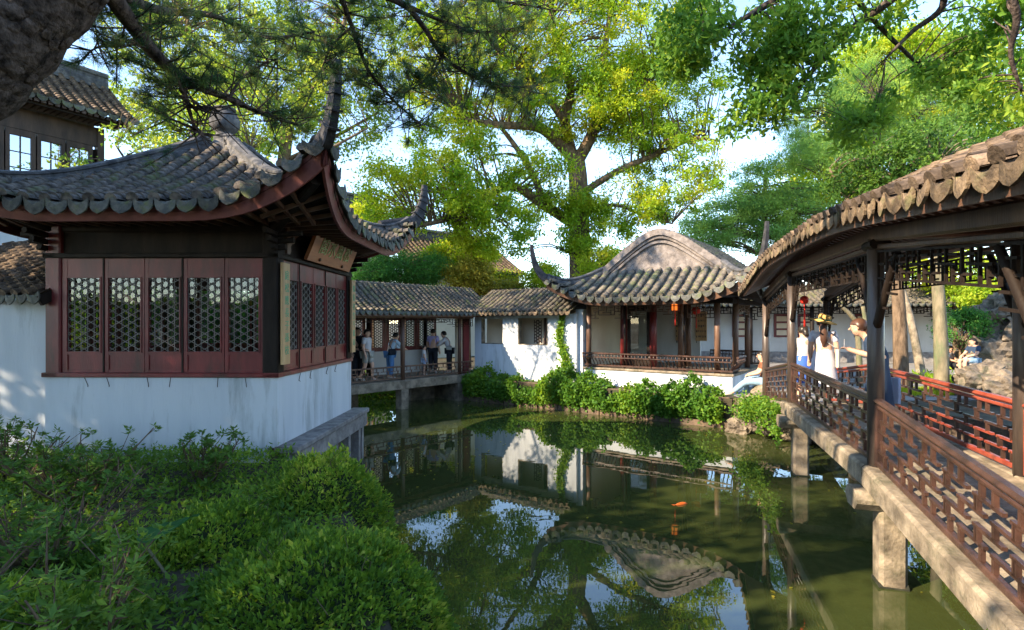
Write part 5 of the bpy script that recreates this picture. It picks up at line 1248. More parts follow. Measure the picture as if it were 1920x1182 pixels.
# ------------------------------------------------------------------ unseen trees: left ones dapple the light, rear ones added for window reflections
for k, (x, y, z, r_, n_, lb) in enumerate((( -14.5, 2.0, 7.5, 3.4, 110, 'broad evergreen left of the overhanging pine'), (-19, 9.5, 8.2, 3.6, 120, 'evergreen left of the timber hall'), (-12.5, -4.5, 7.5, 3.2, 90, 'evergreen behind the viewer on the left bank'), (-6.5, -3.4, 7.0, 2.0, 40, 'small evergreen beside the near bank path'), (-10.0, 0.6, 6.6, 2.3, 55, 'evergreen just left of the leaning pine trunk'), (-11.6, 5.2, 7.6, 2.6, 95, 'evergreen beside the small sunlit side roof'), (-1.0, -9.0, 6.0, 3.6, 150, 'evergreen behind the viewer facing the pavilion'), (5.5, -10.0, 6.0, 3.6, 130, 'evergreen behind the viewer facing the open hall'), (12.0, -6.5, 6.0, 3.4, 110, 'evergreen beyond the near end of the covered bridge'), (-9.0, -11.0, 6.0, 3.8, 130, 'evergreen behind the left bank'))):
    tree('evergreen_tree', lb, [([V(x, y, LAND), V(x + .2, y, z * .5), V(x, y + .2, z)], .3, .12)], [((x, y, z), (r_, r_, r_ * .75), 1)], n_, 80, .6, .26, LM['dark'], M['barkbrown'], seed=80 + k)

def hedge():  # unseen backdrop added so the windows reflect green and less sky
    rg = np.random.default_rng(77)
    for k, (x0, x1, y, h, lb) in enumerate(((-26, -12, -12, 3.2, 'tall clipped hedge along the left side of the near garden'), (-12, 2, -13, 3.0, 'tall clipped hedge closing the near garden behind the viewer'), (2, 18, -12.5, 3.2, 'tall clipped hedge towards the near end of the covered bridge'))):
        T = thing('unseen_hedge', lb, 'hedge', ((x0 + x1) / 2, y, LAND)); n = 9000
        P = np.stack([rg.uniform(x0, x1, n), y + rg.uniform(-.7, .7, n), LAND + rg.uniform(0, h, n)], 1); P[:, 2] += .25 * np.sin(P[:, 0] * 1.3)
        link('leaves', leaf_mesh('leaves', P, np.full(n, .3), LM['dark'], .3, .6, rg.uniform(0, 1, n)), T)
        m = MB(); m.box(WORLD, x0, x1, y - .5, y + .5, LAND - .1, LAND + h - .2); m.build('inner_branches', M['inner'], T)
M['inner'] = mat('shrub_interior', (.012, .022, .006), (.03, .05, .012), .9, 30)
hedge()

# ------------------------------------------------------------------ ivy on the far bank
def ivy():
    rg = np.random.default_rng(21); pts = []
    n = 21000; s = rg.uniform(-.1, 9.0, n)
    hump = .88 + .16 * np.sin(s * 1.7 + .6) + .12 * np.sin(s * 4.1) + .09 * np.sin(s * 9.3 + 2)
    grow = np.where(s > 3.2, .06, 0) + np.where((s > 3.5) & (s < 4.4), .22, 0) + np.where((s > 6.0) & (s < 7.6), .02, 0)
    top = hump + grow; z = .16 + (top - .1) * rg.uniform(0, 1, n) ** .75
    front = -.18 - .20 * np.sin(np.clip((z - .1) / top, 0, 1) * 3.1) * (1 + .4 * np.sin(s * 6)) + rg.normal(0, .07, n) + .45 * (z > top * .9)
    z += .15 * np.sin(s * 23) * (rg.uniform(0, 1, n) < .3)
    P = np.array(BO)[None] + np.outer(s, np.array(BU)) + np.outer(front, np.array(BN)); P[:, 2] = z
    tone = np.clip(.35 + .35 * np.sin(s * 3.3) * np.sin(s * 1.1 + 1) + rg.normal(0, .2, n), 0, 1)
    tag(link('bank_ivy', leaf_mesh('bank_ivy', P, np.full(n, .10), LM['ivy'], .2, .75, tone, rg, .2)), 'dense green ivy bank along the far water edge', 'ivy', kind='stuff')
    m = MB(); m.box(FB, -.2, 9.2, -.06, .48, -.5, .78); tag(m.build('planting_strip', M['soil']), kind='structure')
    m = MB()
    rb = random.Random(5); x = -.3
    T = thing('bank_stones', 'row of reddish edging stones at the water line under the ivy', 'stones', FB.p(0, -.1, 0))
    while x < 9.2:
        l = rb.uniform(.5, 1.1); m = MB(); m.box(FB, x, x + l - .02, -.22 - rb.uniform(0, .06), -.062, -.5, .17 + rb.uniform(-.03, .04), .02); m.build('stone', M['bankrock'], T); x += l
    # vine climbing the corner of the white wall
    n = 1500; t = rg.uniform(0, 1, n); s = 3.55 + .10 * np.sin(t * 7) + rg.normal(0, .10, n) * (1.25 - t * .8) + .15 * (1 - t); z = .9 + 2.25 * t
    P = np.array(BO)[None] + np.outer(s, np.array(BU)) + np.outer(.45 - np.abs(rg.normal(0, .05, n)), np.array(BN)); P[:, 2] = z
    V_ = thing('climbing_vine', 'thin vine climbing the white wall beside the open hall', 'vine', FB.p(3.6, .45, .8))
    link('leaves', leaf_mesh('leaves', P, np.full(n, .09), LM['ivy'], .1, .7, rg.uniform(.3, 1, n)), V_)
    m = MB(); m.tube(smoothpath([FB.p(3.6, .47, .7), FB.p(3.7, .47, 1.4), FB.p(3.55, .47, 2.2), FB.p(3.5, .47, 3.1)], 4), .015, 5); m.build('stem', M['barkbrown'], V_)
    # creeper spilling over the bridge end
    pts = []; tn = []
    for (t, w_, h, n_, r_) in ((7.5, -.25, -.12, 900, .32), (6.9, -.25, -.15, 700, .26), (8.0, -.35, -.25, 700, .3), (6.2, -.2, -.1, 400, .22), (5.5, -.18, -.1, 260, .18), (7.2, -.45, -.35, 600, .25), (4.9, -.18, -.12, 140, .13)):
        c = bz(t, w_, h); q = rg.normal(size=(n_, 3)) * np.array([r_, r_, r_ * .6]) * .6; pts.append(np.array(c) + q)
    for (t, w_, l) in ((4.75, -.2, .75), (4.85, -.22, .55), (5.3, -.2, .5), (6.3, -.3, .6), (5.9, -.25, .45)):
        c = bz(t, w_, -.15); k = rg.uniform(0, 1, 130); q = np.array(c)[None] + np.stack([rg.normal(0, .03, 130), rg.normal(0, .03, 130), -k * l], 1); pts.append(q)
    P = np.concatenate(pts); T = thing('hanging_creeper', 'green creeper trailing over the stone end of the covered bridge', 'creeper', bz(7, -.2, 0))
    link('leaves', leaf_mesh('leaves', P, np.full(len(P), .075), LM['ivy'], .2, .6, rg.uniform(0, 1, len(P))), T)
ivy()

# ------------------------------------------------------------------ foreground planting
MOUND = [(-2.2, 6.35, .80, .75, 1.32, 'rounded clipped shrub beside the stone ledge pillars'), (-1.55, 4.25, 1.12, 1.15, 1.13, 'large dense green shrub bulging over the pond edge'), (-2.75, 5.15, .75, .8, 1.12, 'dark middle shrub between the two rounded shrubs'), (-3.3, 3.7, 1.3, .85, .98, 'low spreading shrub at the near left bank'), (-3.2, 4.75, 1.0, .8, .96, 'broad low shrub linking the dark middle shrub to the azaleas')]
def mound_h(x, y):
    h = np.full(np.shape(x), .86)
    for (cx, cy, rx, ry, top, lb) in MOUND:
        q = ((x - cx) / rx) ** 2 + ((y - cy) / ry) ** 2; h = np.maximum(h, np.where(q < 1, top - .9 + .9 * np.sqrt(np.clip(1 - q, 0, 1)) ** .9, -9))
    return h
def shrubs():
    rg = np.random.default_rng(31)
    for i, (cx, cy, rx, ry, top, lb) in enumerate(MOUND):
        T = thing('clipped_shrub', lb, 'shrub', (cx, cy, LAND - .3))
        n = int(30000 * rx * ry) ; th = rg.uniform(0, 2 * np.pi, n); u = rg.uniform(0, 1, n) ** .5
        ph = np.arccos(1 - rg.uniform(0, 1.15, n)); 
        d = np.stack([np.sin(ph) * np.cos(th), np.sin(ph) * np.sin(th), np.cos(ph)], 1)
        bump = 1 + .07 * np.sin(d[:, 0] * 9 + i) * np.sin(d[:, 1] * 8 + 2 * i) + .05 * np.sin(d[:, 0] * 21) * np.sin(d[:, 1] * 19 + i)
        hgt = top - .1
        shell = 1 - np.abs(rg.normal(0, .05, n))
        P = np.stack([cx + d[:, 0] * rx * bump * shell, cy + d[:, 1] * ry * bump * shell, .1 + np.maximum(-.15, d[:, 2]) * hgt * bump * shell], 1)
        tone = np.clip(.28 + .3 * np.sin(P[:, 0] * 5 + i) * np.sin(P[:, 1] * 4.3) + rg.normal(0, .28, n) + (.25 if i == 0 else 0), 0, 1)
        link('leaves', leaf_mesh('leaves', P, rg.choice([.034, .046, .062], n), LM['cover'], .4, .5, tone, rg, -.1, axis=d * .8), T)
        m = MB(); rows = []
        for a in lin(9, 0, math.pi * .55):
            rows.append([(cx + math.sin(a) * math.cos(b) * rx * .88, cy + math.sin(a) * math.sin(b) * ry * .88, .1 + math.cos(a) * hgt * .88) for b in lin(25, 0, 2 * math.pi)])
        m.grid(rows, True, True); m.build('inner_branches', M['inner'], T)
        m = MB(); rt = random.Random(i + 9)
        for q in range(26):
            a = rt.uniform(0, 6.28); e = rt.uniform(.2, 1.1); dd = V(math.sin(e) * math.cos(a) * rx, math.sin(e) * math.sin(a) * ry, math.cos(e) * hgt); b0 = V(cx, cy, .1) + dd * .9; m.tube([b0, b0 + dd * .08 + V(rt.gauss(0, .03), rt.gauss(0, .03), .02), b0 + dd * .13 + V(rt.gauss(0, .06), rt.gauss(0, .06), .06)], [.004, .003, .0015], 4, False)
        tag(m.build('twigs', M['barkbrown'], T), kind='stuff')
    # ground cover between the shrubs
    n = 46000; x = rg.uniform(-8.5, -.6, n); y = rg.uniform(2.0, 7.95, n)
    lim = np.interp(y, [2.5, 3.9, 5.6, 6.9, 7.7], [-.35, -.9, -1.6, -2.2, -3.1]); keep = x < lim - .05; x, y = x[keep], y[keep]
    z = .80 + .10 * np.sin(x * 2.1 + 1) * np.sin(y * 2.4) + .16 * np.clip((y - 5.8) / 1.5, 0, 1) + np.abs(rg.normal(0, .06, len(x)))
    tone = np.clip(.25 + .25 * np.sin(x * 3) * np.sin(y * 3.7) + rg.normal(0, .18, len(x)), 0, 1)
    tag(link('ground_cover', leaf_mesh('ground_cover', np.stack([x, y, z], 1), np.full(len(x), .07), LM['cover'], .6, .42, tone, rg, -.3)), 'low leafy ground cover between the shrubs', 'ground cover', kind='stuff')
    # azaleas with bare stems and whorls of leaves
    for k, (x, y, h, sp, nst, lb) in enumerate(((-5.0, 6.2, .75, .7, 16, 'open azalea shrub before the white base wall'), (-6.4, 6.9, .75, .6, 12, 'azalea shrub at the far left of the white base wall'), (-3.85, 6.75, .6, .45, 10, 'small azalea below the hooked window sill'), (-2.55, 3.25, .62, .32, 9, 'young azalea with pale new leaves near the pond path'), (-3.9, 4.6, .6, .65, 13, 'azalea with slanting bare stem amid ground cover'), (-3.35, 3.0, .45, .4, 8, 'leafy azalea sprig at the near bank corner'), (-7.6, 6.0, .8, .7, 12, 'azalea shrub beside the side wall'))):
        T = thing('azalea_shrub', lb, 'shrub', (x, y, LAND)); rd = random.Random(k + 50); m = MB(); P = []; A = []; tone = []
        for j in range(nst):
            b = V(x + rd.gauss(0, .08), y + rd.gauss(0, .08), LAND); e = V(x + rd.gauss(0, sp * .6), y + rd.gauss(0, sp * .6), LAND + h * rd.uniform(.55, 1.1)); md = b.lerp(e, .5) + V(0, 0, -.08)
            sp_ = smoothpath([b, md, e], 4); m.tube(sp_, [.016 - .0013 * i for i in range(9)], 5)
            for q in range(7):
                tip = sp_[rd.randint(4, 8)] + V(rd.gauss(0, .12), rd.gauss(0, .12), abs(rd.gauss(.04, .06))); m.tube([sp_[rd.randint(4, 7)], tip], [.006, .003], 4, False)
                for w_ in range(16):
                    a = rd.uniform(0, 2 * math.pi); P.append(tip + V(rd.gauss(0, .012), rd.gauss(0, .012), rd.gauss(0, .02))); A.append((math.cos(a), math.sin(a), rd.uniform(-.1, .7))); tone.append(rd.uniform(.1, .6) + (.4 if k == 3 else 0))
        m.build('stems', M['barkbrown'], T)
        link('leaves', leaf_mesh('leaves', np.array([tuple(p) for p in P]), np.full(len(P), .075), LM['azalea'], .8, .38, np.array(tone), rg, 0, axis=np.array(A) * 1.4), T)
    # one big torn leaf
    c = px(320, 985, 4.35); c.z += .02; rows = []
    for t in lin(9):
        wv = .16 * math.sin(min(1, t * 1.15 + .1) * math.pi) ** .7 + .01
        ctr = c + V(-.2 + .42 * t, .05 * t, -.05 + .10 * t); rows.append([ctr + V(-.02, q * wv, -abs(q) * wv * .5 + .01 * math.sin(t * 20 + q * 3)) for q in (-1, -.5, 0, .5, 1)])
    m = MB(); m.grid(rows, True); T = thing('broad_leaf_plant', 'single broad smooth leaf lying among the small shrub leaves', 'plant', (c.x, c.y, LAND))
    me = m.mesh('leaf', LM['bamboo']); at = me.attributes.new('rnd', 'FLOAT', 'FACE'); link('leaf', me, T)
    m = MB(); m.tube(smoothpath([(c.x, c.y, LAND), c + V(-.25, 0, -.1), c + V(-.2, 0, -.05)], 4), .012, 5); m.build('stalk', M['barkgreen'], T)
    # near right corner shrub
    n = 5200; q = rg.normal(size=(n, 3)); q /= np.linalg.norm(q, axis=1)[:, None]; c = np.array([3.05, 3.35, .62]); P = c + q * np.array([.62, .34, .26]) * rg.uniform(.75, 1.05, n)[:, None]
    T = thing('corner_shrub', 'dark low shrub with a few yellow blossoms at the near right bank', 'shrub', (3.1, 3.3, LAND - .3)); link('leaves', leaf_mesh('leaves', P, np.full(n, .05), LM['cover'], .3, .5, rg.uniform(0, .7, n)), T)
    for k in range(9):
        m = MB(); p = V(2.62 + .06 * k + random.uniform(-.03, .03), 3.28 + random.uniform(-.05, .05), .85 + random.uniform(-.02, .05))
        for a in range(5): 
            e = V(math.cos(a * 1.257), math.sin(a * 1.257), .3) * .022; m.bar(p, p + e, .016, .006)
        m.build('blossom', M['board'], T)
    # grass patch at the courtyard edge
    n = 5000; P = np.stack([rg.uniform(11.1, 14.4, n), rg.uniform(15.1, 16.5, n), np.full(n, LAND)], 1); tag(link('grass', leaf_mesh('grass', P, np.full(n, .16), LM['tree'], 0, .12, rg.uniform(.4, .9, n), rg, -2.5)), 'bright grass patch around the pale trunk', 'grass', kind='stuff')
    n = 2500; P = np.stack([rg.uniform(12.5, 15.2, n), rg.uniform(18.0, 19.5, n), LAND + np.abs(rg.normal(0, .12, n))], 1); tag(link('ground_plants', leaf_mesh('ground_plants', P, np.full(n, .16), LM['tree'], 0, .3, rg.uniform(.1, .7, n), rg, -1)), 'leafy plants at the foot of the gallery', 'plants', kind='stuff')
    # green bank below the corridor
    n = 4000; P = np.stack([rg.uniform(-8.5, -4.2, n), rg.uniform(20.2, 23.2, n), .1 + np.abs(rg.normal(.3, .3, n))], 1); tag(link('undergrowth', leaf_mesh('undergrowth', P, np.full(n, .16), LM['ivy'], .3, .5, rg.uniform(0, 1, n), rg)), 'green undergrowth beneath the corridor', 'undergrowth', kind='stuff')
    # fallen leaves on the water
    n = 330; ang = rg.uniform(0, 6.28, n); P = np.stack([rg.normal(-1.8, .9, n), rg.normal(12.4, 1.2, n), np.full(n, .006)], 1); P[150:] = np.stack([rg.uniform(-2, 6, 180), rg.uniform(5.5, 19, 180), np.full(180, .006)], 1)
    A = np.stack([np.cos(ang), np.sin(ang), np.zeros(n)], 1)
    v = np.empty((n, 4, 3)); B = np.stack([-np.sin(ang), np.cos(ang), np.zeros(n)], 1); l = rg.uniform(.03, .075, n)[:, None]
    v[:, 0] = P; v[:, 1] = P + A * l * .5 + B * l * .3; v[:, 2] = P + A * l; v[:, 3] = P + A * l * .5 - B * l * .3; v[:, 1:, 2] += .004
    tag(link('fallen_leaves', np_mesh('fallen_leaves', v.reshape(-1, 3), np.arange(n * 4).reshape(-1, 4), None, LM['gold'], False, rg.uniform(0, 1, n))), 'scattered fallen leaves floating on the pond', 'leaves', kind='stuff')
    # goldfish
    c = pz(1278, 946, 0); T = thing('goldfish', 'small orange goldfish breaking the pond surface', 'fish', c); om = mat('fish_orange', (.75, .13, .02), (.85, .2, .04), .3)
    m = MB(); m.lathe(None, [(.004, -.11), (.022, -.07), (.034, 0), (.028, .06), (.008, .1)], 8, 1, .8, Frame(c + V(0, 0, .004), (0, 0, 1), None, (1, .3, 0))); bd = m.build('body', om, T)
    m = MB(); m.add([c + V(-.09, -.03, .006), c + V(-.17, -.02, .008), c + V(-.15, -.09, .008)], [(0, 1, 2)]); m.build('tail', om, bd)
shrubs()
# ------------------------------------------------------------------ people
SKIN = mat('skin', (.50, .30, .21), (.58, .36, .26), .5)
HAIR = mat('hair_black', (.012, .010, .009), (.03, .024, .02), .35)
HAIRB = mat('hair_brown', (.05, .025, .018), (.09, .045, .03), .35)
def cloth(name, c, c2=None): return mat('cloth_' + name, c, c2 or tuple(x * 1.15 for x in c), .85, 6, .2, 40, spec=.1)
CL = {'brown': cloth('brown', (.16, .07, .04)), 'white': cloth('white', (.5, .5, .52)), 'paleblue': cloth('pale_blue', (.45, .58, .68)), 'jeans': cloth('jeans', (.09, .20, .38)), 'lightjeans': cloth('light_jeans', (.22, .34, .46)), 'dark': cloth('dark', (.02, .022, .028)), 'navy': cloth('navy', (.03, .05, .09)), 'lavender': cloth('lavender', (.36, .33, .58)), 'khaki': cloth('khaki', (.30, .30, .27)), 'straw': cloth('straw', (.42, .27, .10)), 'green': cloth('green', (.05, .16, .12)), 'blue': cloth('blue', (.05, .12, .42)), 'sandal': cloth('shoe', (.4, .38, .35)), 'dress': cloth('white_dress', (.46, .46, .53)), 'bluewhite': cloth('pale_skirt', (.32, .40, .55))}
JD = {'pelvis': (0, 0, .93), 'waist': (0, 0, 1.08), 'chest': (0, .0, 1.28), 'neck': (0, 0, 1.45), 'jaw': (0, .03, 1.53), 'head': (0, .01, 1.62),
      'shL': (-.18, 0, 1.40), 'shR': (.18, 0, 1.40), 'elL': (-.23, -.02, 1.13), 'elR': (.23, -.02, 1.13), 'wrL': (-.24, .06, .90), 'wrR': (.24, .06, .90), 'haL': (-.24, .09, .82), 'haR': (.24, .09, .82),
      'hiL': (-.09, 0, .90), 'hiR': (.09, 0, .90), 'knL': (-.10, .02, .49), 'knR': (.10, .02, .49), 'anL': (-.10, -.02, .08), 'anR': (.10, -.02, .08), 'toL': (-.11, .14, .035), 'toR': (.11, .14, .035)}
RAD = {'pelvis': .13, 'waist': .115, 'chest': .135, 'neck': .052, 'jaw': .072, 'head': .098, 'sh': .065, 'el': .042, 'wr': .03, 'ha': .032, 'hi': .09, 'kn': .058, 'an': .038, 'to': .034}
ED = [('pelvis', 'waist'), ('waist', 'chest'), ('chest', 'neck'), ('neck', 'jaw'), ('jaw', 'head'), ('chest', 'shL'), ('chest', 'shR'), ('shL', 'elL'), ('shR', 'elR'), ('elL', 'wrL'), ('elR', 'wrR'), ('wrL', 'haL'), ('wrR', 'haR'), ('pelvis', 'hiL'), ('pelvis', 'hiR'), ('hiL', 'knL'), ('hiR', 'knR'), ('knL', 'anL'), ('knR', 'anR'), ('anL', 'toL'), ('anR', 'toR')]
def rad(j): return RAD[j] if j in RAD else RAD[j[:2]]
def skin_obj(name, J, keys, edges, grow, material, par, root, sub=1):
    ks = list(keys); me = bpy.data.meshes.new(name); me.from_pydata([J[k] for k in ks], [(ks.index(a), ks.index(b)) for a, b in edges], []); me.materials.append(material)
    o = bpy.data.objects.new(name, me); COL.objects.link(o)
    md = o.modifiers.new('skin', 'SKIN')
    sv = me.skin_vertices[0].data if me.skin_vertices else None
    if sv is None:
        bm = bmesh.new(); bm.from_mesh(me); bm.verts.layers.skin.verify(); bm.to_mesh(me); bm.free(); sv = me.skin_vertices[0].data
    for k, v in zip(ks, sv):
        r_ = rad(k) * 1.17 * grow.get('*', 1) * grow.get(k, grow.get(k[:2], 1)); dpt = .72 if k in ('pelvis', 'waist', 'chest') else 1
        v.radius = (r_, r_ * dpt); v.use_root = (k == root)
    s = o.modifiers.new('sub', 'SUBSURF'); s.levels = sub; s.render_levels = sub; md.use_smooth_shade = True
    dg = bpy.context.evaluated_depsgraph_get(); m2 = bpy.data.meshes.new_from_object(o.evaluated_get(dg)); bpy.data.objects.remove(o)
    m2.materials.clear(); m2.materials.append(material); return link(name, m2, par)
def person(label, base, face, h, pose, top, bottom, hair=HAIR, hairlen=0.0, skirt=None, sleeves='short', legs='long', extra=None, group=None, shoes='sandal'):
    """base: point under the pelvis on the ground; face: heading (radians, 0 = +Y, positive turns to -X)"""
    k = h / 1.72; J0 = dict(JD); J0.update(pose or {}); rot = Matrix.Rotation(face, 3, 'Z'); base = Vector(base)
    def X(p): return base + rot @ (Vector(p) * k)
    J = {a: tuple(X(p)) for a, p in J0.items()}
    for a in RAD: RAD[a] = RAD0[a] * k
    T = thing('person', label, 'person', base, group)
    body = skin_obj('body', J, JD.keys(), ED, {}, SKIN, T, 'pelvis', 2)
    # hands: palm and five fingers
    for s, sg in (('L', -1), ('R', 1)):
        wv = Vector(J['wr' + s]); hv = Vector(J['ha' + s]); d = (hv - wv).normalized(); sd = d.cross(V(0, 0, 1)); sd = sd.normalized() if sd.length > .1 else rot @ V(1, 0, 0); nn = sd.cross(d)
        m = MB()
        for q in range(4):
            o = hv + sd * (q - 1.5) * .019 * k; l = (.075, .085, .08, .062)[q] * k
            m.tube([o - d * .02, o + d * l * .5, o + d * l * .85 - nn * .02 * k, o + d * l * .95 - nn * .035 * k], [.010 * k, .0095 * k, .008 * k, .006 * k], 6)
        o = wv + d * .03 * k + sd * .03 * k * -sg; m.tube([o, o + sd * .03 * k * -sg + d * .02 * k, o + sd * .035 * k * -sg + d * .055 * k], [.012 * k, .011 * k, .008 * k], 6)
        m.build('hand', SKIN, T)
    # face
    hd = Vector(J['head']); jw = Vector(J['jaw']); fu = (hd - jw).normalized() * .3 + V(0, 0, .8); fu.normalize(); ff = rot @ V(0, 1, 0)
    if 'look' in (pose or {}): ff = rot @ Vector(pose['look'])
    ff = (ff - fu * ff.dot(fu)).normalized(); fs = ff.cross(fu)
    m = MB(); fc = hd - fu * .02 * k
    m.lathe(None, [(.004 * k, -.125 * k), (.042 * k, -.115 * k), (.066 * k, -.08 * k), (.082 * k, -.03 * k), (.09 * k, .02 * k), (.088 * k, .06 * k), (.065 * k, .095 * k), (.004 * k, .112 * k)], 14, .92, 1.08, Frame(fc, fs, ff, fu))
    m.tube([fc + ff * .085 * k + fu * .01 * k, fc + ff * .118 * k - fu * .025 * k, fc + ff * .09 * k - fu * .035 * k], [.008 * k, .014 * k, .008 * k], 6)
    for s in (-1, 1): m.tube([fc + fs * s * .093 * k + fu * .015 * k, fc + fs * s * .104 * k, fc + fs * s * .093 * k - fu * .03 * k], [.012 * k, .017 * k, .009 * k], 6)
    m.build('face', SKIN, T)
    m = MB()
    for s in (-1, 1): m.lathe(None, [(.001, -.006 * k), (.011 * k, 0), (.001, .006 * k)], 6, fr=Frame(fc + ff * .088 * k + fs * s * .034 * k + fu * .012 * k, fs, fu, ff))
    m.bar(fc + ff * .083 * k - fs * .022 * k - fu * .062 * k, fc + ff * .083 * k + fs * .022 * k - fu * .062 * k, .008 * k, .006 * k); m.build('eyes_and_mouth', HAIR, T)
    # hair cap
    rows = []
    for a in lin(8, 0, math.pi * .62):
        r = []
        for b in lin(17, 0, 2 * math.pi):
            aa = a * (1.0 if math.cos(b) < .35 else .68); dv = fu * math.cos(aa) + (ff * math.cos(b) + fs * math.sin(b)) * math.sin(aa); r.append(hd - ff * .012 * k + dv * .118 * k * (1.04 if math.cos(b) < 0 else 1))
        rows.append(r)
    m = MB(); m.grid(rows, True)
    if hairlen:
        bk = hd - ff * .085 * k; m.tube(smoothpath([bk + fu * .02, bk - ff * .05 * k - V(0, 0, hairlen * .3), bk - ff * .06 * k - V(0, 0, hairlen * .7), bk - ff * .04 * k - V(0, 0, hairlen)], 4), [.075 * k] * 5 + [.07 * k] * 4 + [.055 * k, .04 * k, .03 * k, .012 * k], 9)
    m.build('hair', hair, T)
    # clothes
    arms = [('chest', 'shL'), ('chest', 'shR')] + ([('shL', 'elL'), ('shR', 'elR')] if sleeves != 'none' else []) + ([('elL', 'wrL'), ('elR', 'wrR')] if sleeves == 'long' else [])
    J2 = dict(J)
    if sleeves == 'short':
        for s in 'LR': J2['el' + s] = tuple(Vector(J['sh' + s]).lerp(Vector(J['el' + s]), .72))
    if sleeves == 'long':
        for s in 'LR': J2['wr' + s] = tuple(Vector(J['el' + s]).lerp(Vector(J['wr' + s]), .9))
    J2['neck'] = tuple(Vector(J['chest']).lerp(Vector(J['neck']), .72)); J2['pelvis'] = tuple(Vector(J['pelvis']) + V(0, 0, -.02))
    ed = [('pelvis', 'waist'), ('waist', 'chest'), ('chest', 'neck')] + arms; ks = list(dict.fromkeys(x for e in ed for x in e))
    skin_obj('shirt', J2, ks, ed, {'*': 1.16, 'neck': 1.35, 'el': 1.35, 'pelvis': 1.0}, CL[top], T, 'pelvis', 1)
    if skirt is None:
        J3 = dict(J)
        if legs == 'short':
            for s in 'LR': J3['kn' + s] = tuple(Vector(J['hi' + s]).lerp(Vector(J['kn' + s]), .85))
        else:
            for s in 'LR': J3['an' + s] = tuple(Vector(J['kn' + s]).lerp(Vector(J['an' + s]), .93))
        ed = [('pelvis', 'hiL'), ('pelvis', 'hiR'), ('hiL', 'knL'), ('hiR', 'knR')] + ([('knL', 'anL'), ('knR', 'anR')] if legs == 'long' else []); ks = list(dict.fromkeys(x for e in ed for x in e))
        skin_obj('shorts' if legs == 'short' else 'trousers', J3, ks, ed, {'*': 1.17, 'an': 1.5, 'kn': 1.25}, CL[bottom], T, 'pelvis', 1)
    else:
        top_z, hem, w0, w1 = skirt; rows = []
        for t in lin(9):
            z = lerp(top_z, hem, t); ww = lerp(w0, w1, t ** .8); rows.append([X((ww * (1 + .05 * math.sin(b * 9) * t) * math.cos(b), ww * .72 * (1 + .05 * math.cos(b * 7) * t) * math.sin(b), z)) for b in lin(33, 0, 2 * math.pi)])
        m = MB(); m.grid(rows, True); m.build('skirt', CL[bottom], T)
    for s in 'LR':
        a = Vector(J['an' + s]); t = Vector(J['to' + s]); dn = V(0, 0, -.025 * k)
        m = MB(); m.tube([a + (a - t) * .25 + dn, a.lerp(t, .4) + dn * .6, t, t + (t - a) * .22], [.03 * k, .043 * k, .042 * k, .022 * k], 8); m.build('shoe', CL[shoes], T)
    if extra: extra(T, X, J, k, rot)
    return T
RAD0 = dict(RAD)
def bag(name, pt, size, matn, strap=True):
    def f(T, X, J, k, rot):
        c = X(pt); m = MB(); m.box(Frame(c, rot @ V(0, 1, 0), rot @ V(-1, 0, 0)), -size[0] / 2, size[0] / 2, -size[1] / 2, size[1] / 2, -size[2] / 2, size[2] / 2, .03); b = m.build(name, CL[matn], T)
        if strap:
            sh = Vector(J['shL' if pt[0] > 0 else 'shR']); m = MB(); m.tube(smoothpath([c + V(0, 0, size[2] / 2), Vector(J['chest']) + rot @ V(0, -.13, 0), sh + V(0, 0, .06)], 4), .012, 5); m.build('strap', CL[matn], b)
    return f
A_, B_, d_, in_, L_c = COR
fC = Frame(A_, d_, in_); ang = math.atan2(-(-in_).x, (-in_).y)          # facing the pond
dirang = math.atan2(-d_.x, d_.y)
def on_corr(pxx, back):
    # point on the corridor deck seen at image column pxx, 'back' metres behind the edge
    k = (pxx - HX) / FPX; o = A_ + in_ * back; t = (k * o.y - o.x) / (d_.x - k * d_.y); return V((o + d_ * t).x, (o + d_ * t).y, .95)
walk = {'knL': (-.1, .16, .50), 'anL': (-.1, .14, .09), 'toL': (-.11, .30, .04), 'anR': (.1, -.2, .12), 'toR': (.11, -.05, .035), 'knR': (.1, -.02, .49), 'elL': (-.24, -.1, 1.14), 'wrL': (-.25, .0, .9), 'haL': (-.25, .04, .82)}
gC = 'visitors in the covered corridor'
person('man in a dark shirt standing behind the man in white in the corridor', on_corr(670, 1.1), ang, 1.74, None, 'dark', 'dark', group=gC)
person('man in a loose white t-shirt and pale shorts walking through the corridor', on_corr(688, .65), ang + .5, 1.68, walk, 'white', 'khaki', legs='short', group=gC)
lean = {'chest': (0, .12, 1.24), 'waist': (0, .04, 1.06), 'neck': (0, .2, 1.39), 'jaw': (0, .25, 1.46), 'head': (0, .25, 1.55), 'shL': (-.18, .15, 1.35), 'shR': (.18, .15, 1.35), 'elL': (-.22, .35, 1.16), 'elR': (.22, .35, 1.16), 'wrL': (-.16, .52, 1.06), 'wrR': (.16, .52, 1.06), 'haL': (-.12, .60, 1.05), 'haR': (.12, .60, 1.05)}
person('woman in a pale blue blouse and jeans with a dark shoulder bag leaning forward', on_corr(731, .62), dirang - .15, 1.62, lean, 'paleblue', 'jeans', sleeves='long', group=gC, extra=bag('shoulder_bag', (.2, -.02, .98), (.24, .09, .2), 'dark'))
person('person in a lavender shirt standing by the lattice windows', on_corr(812, 1.15), dirang + .4, 1.66, None, 'lavender', 'dark', group=gC)
person('woman in a white blouse and black trousers with a cross-body bag', on_corr(843, .7), dirang + 2.2, 1.64, lean, 'white', 'dark', sleeves='long', group=gC, extra=bag('cross_body_bag', (-.2, -.02, 1.0), (.2, .08, .16), 'khaki'))
person('small child in a white top beside the lavender shirt', on_corr(795, .7), dirang - .6, 1.08, None, 'white', 'bluewhite', legs='short', group=gC)
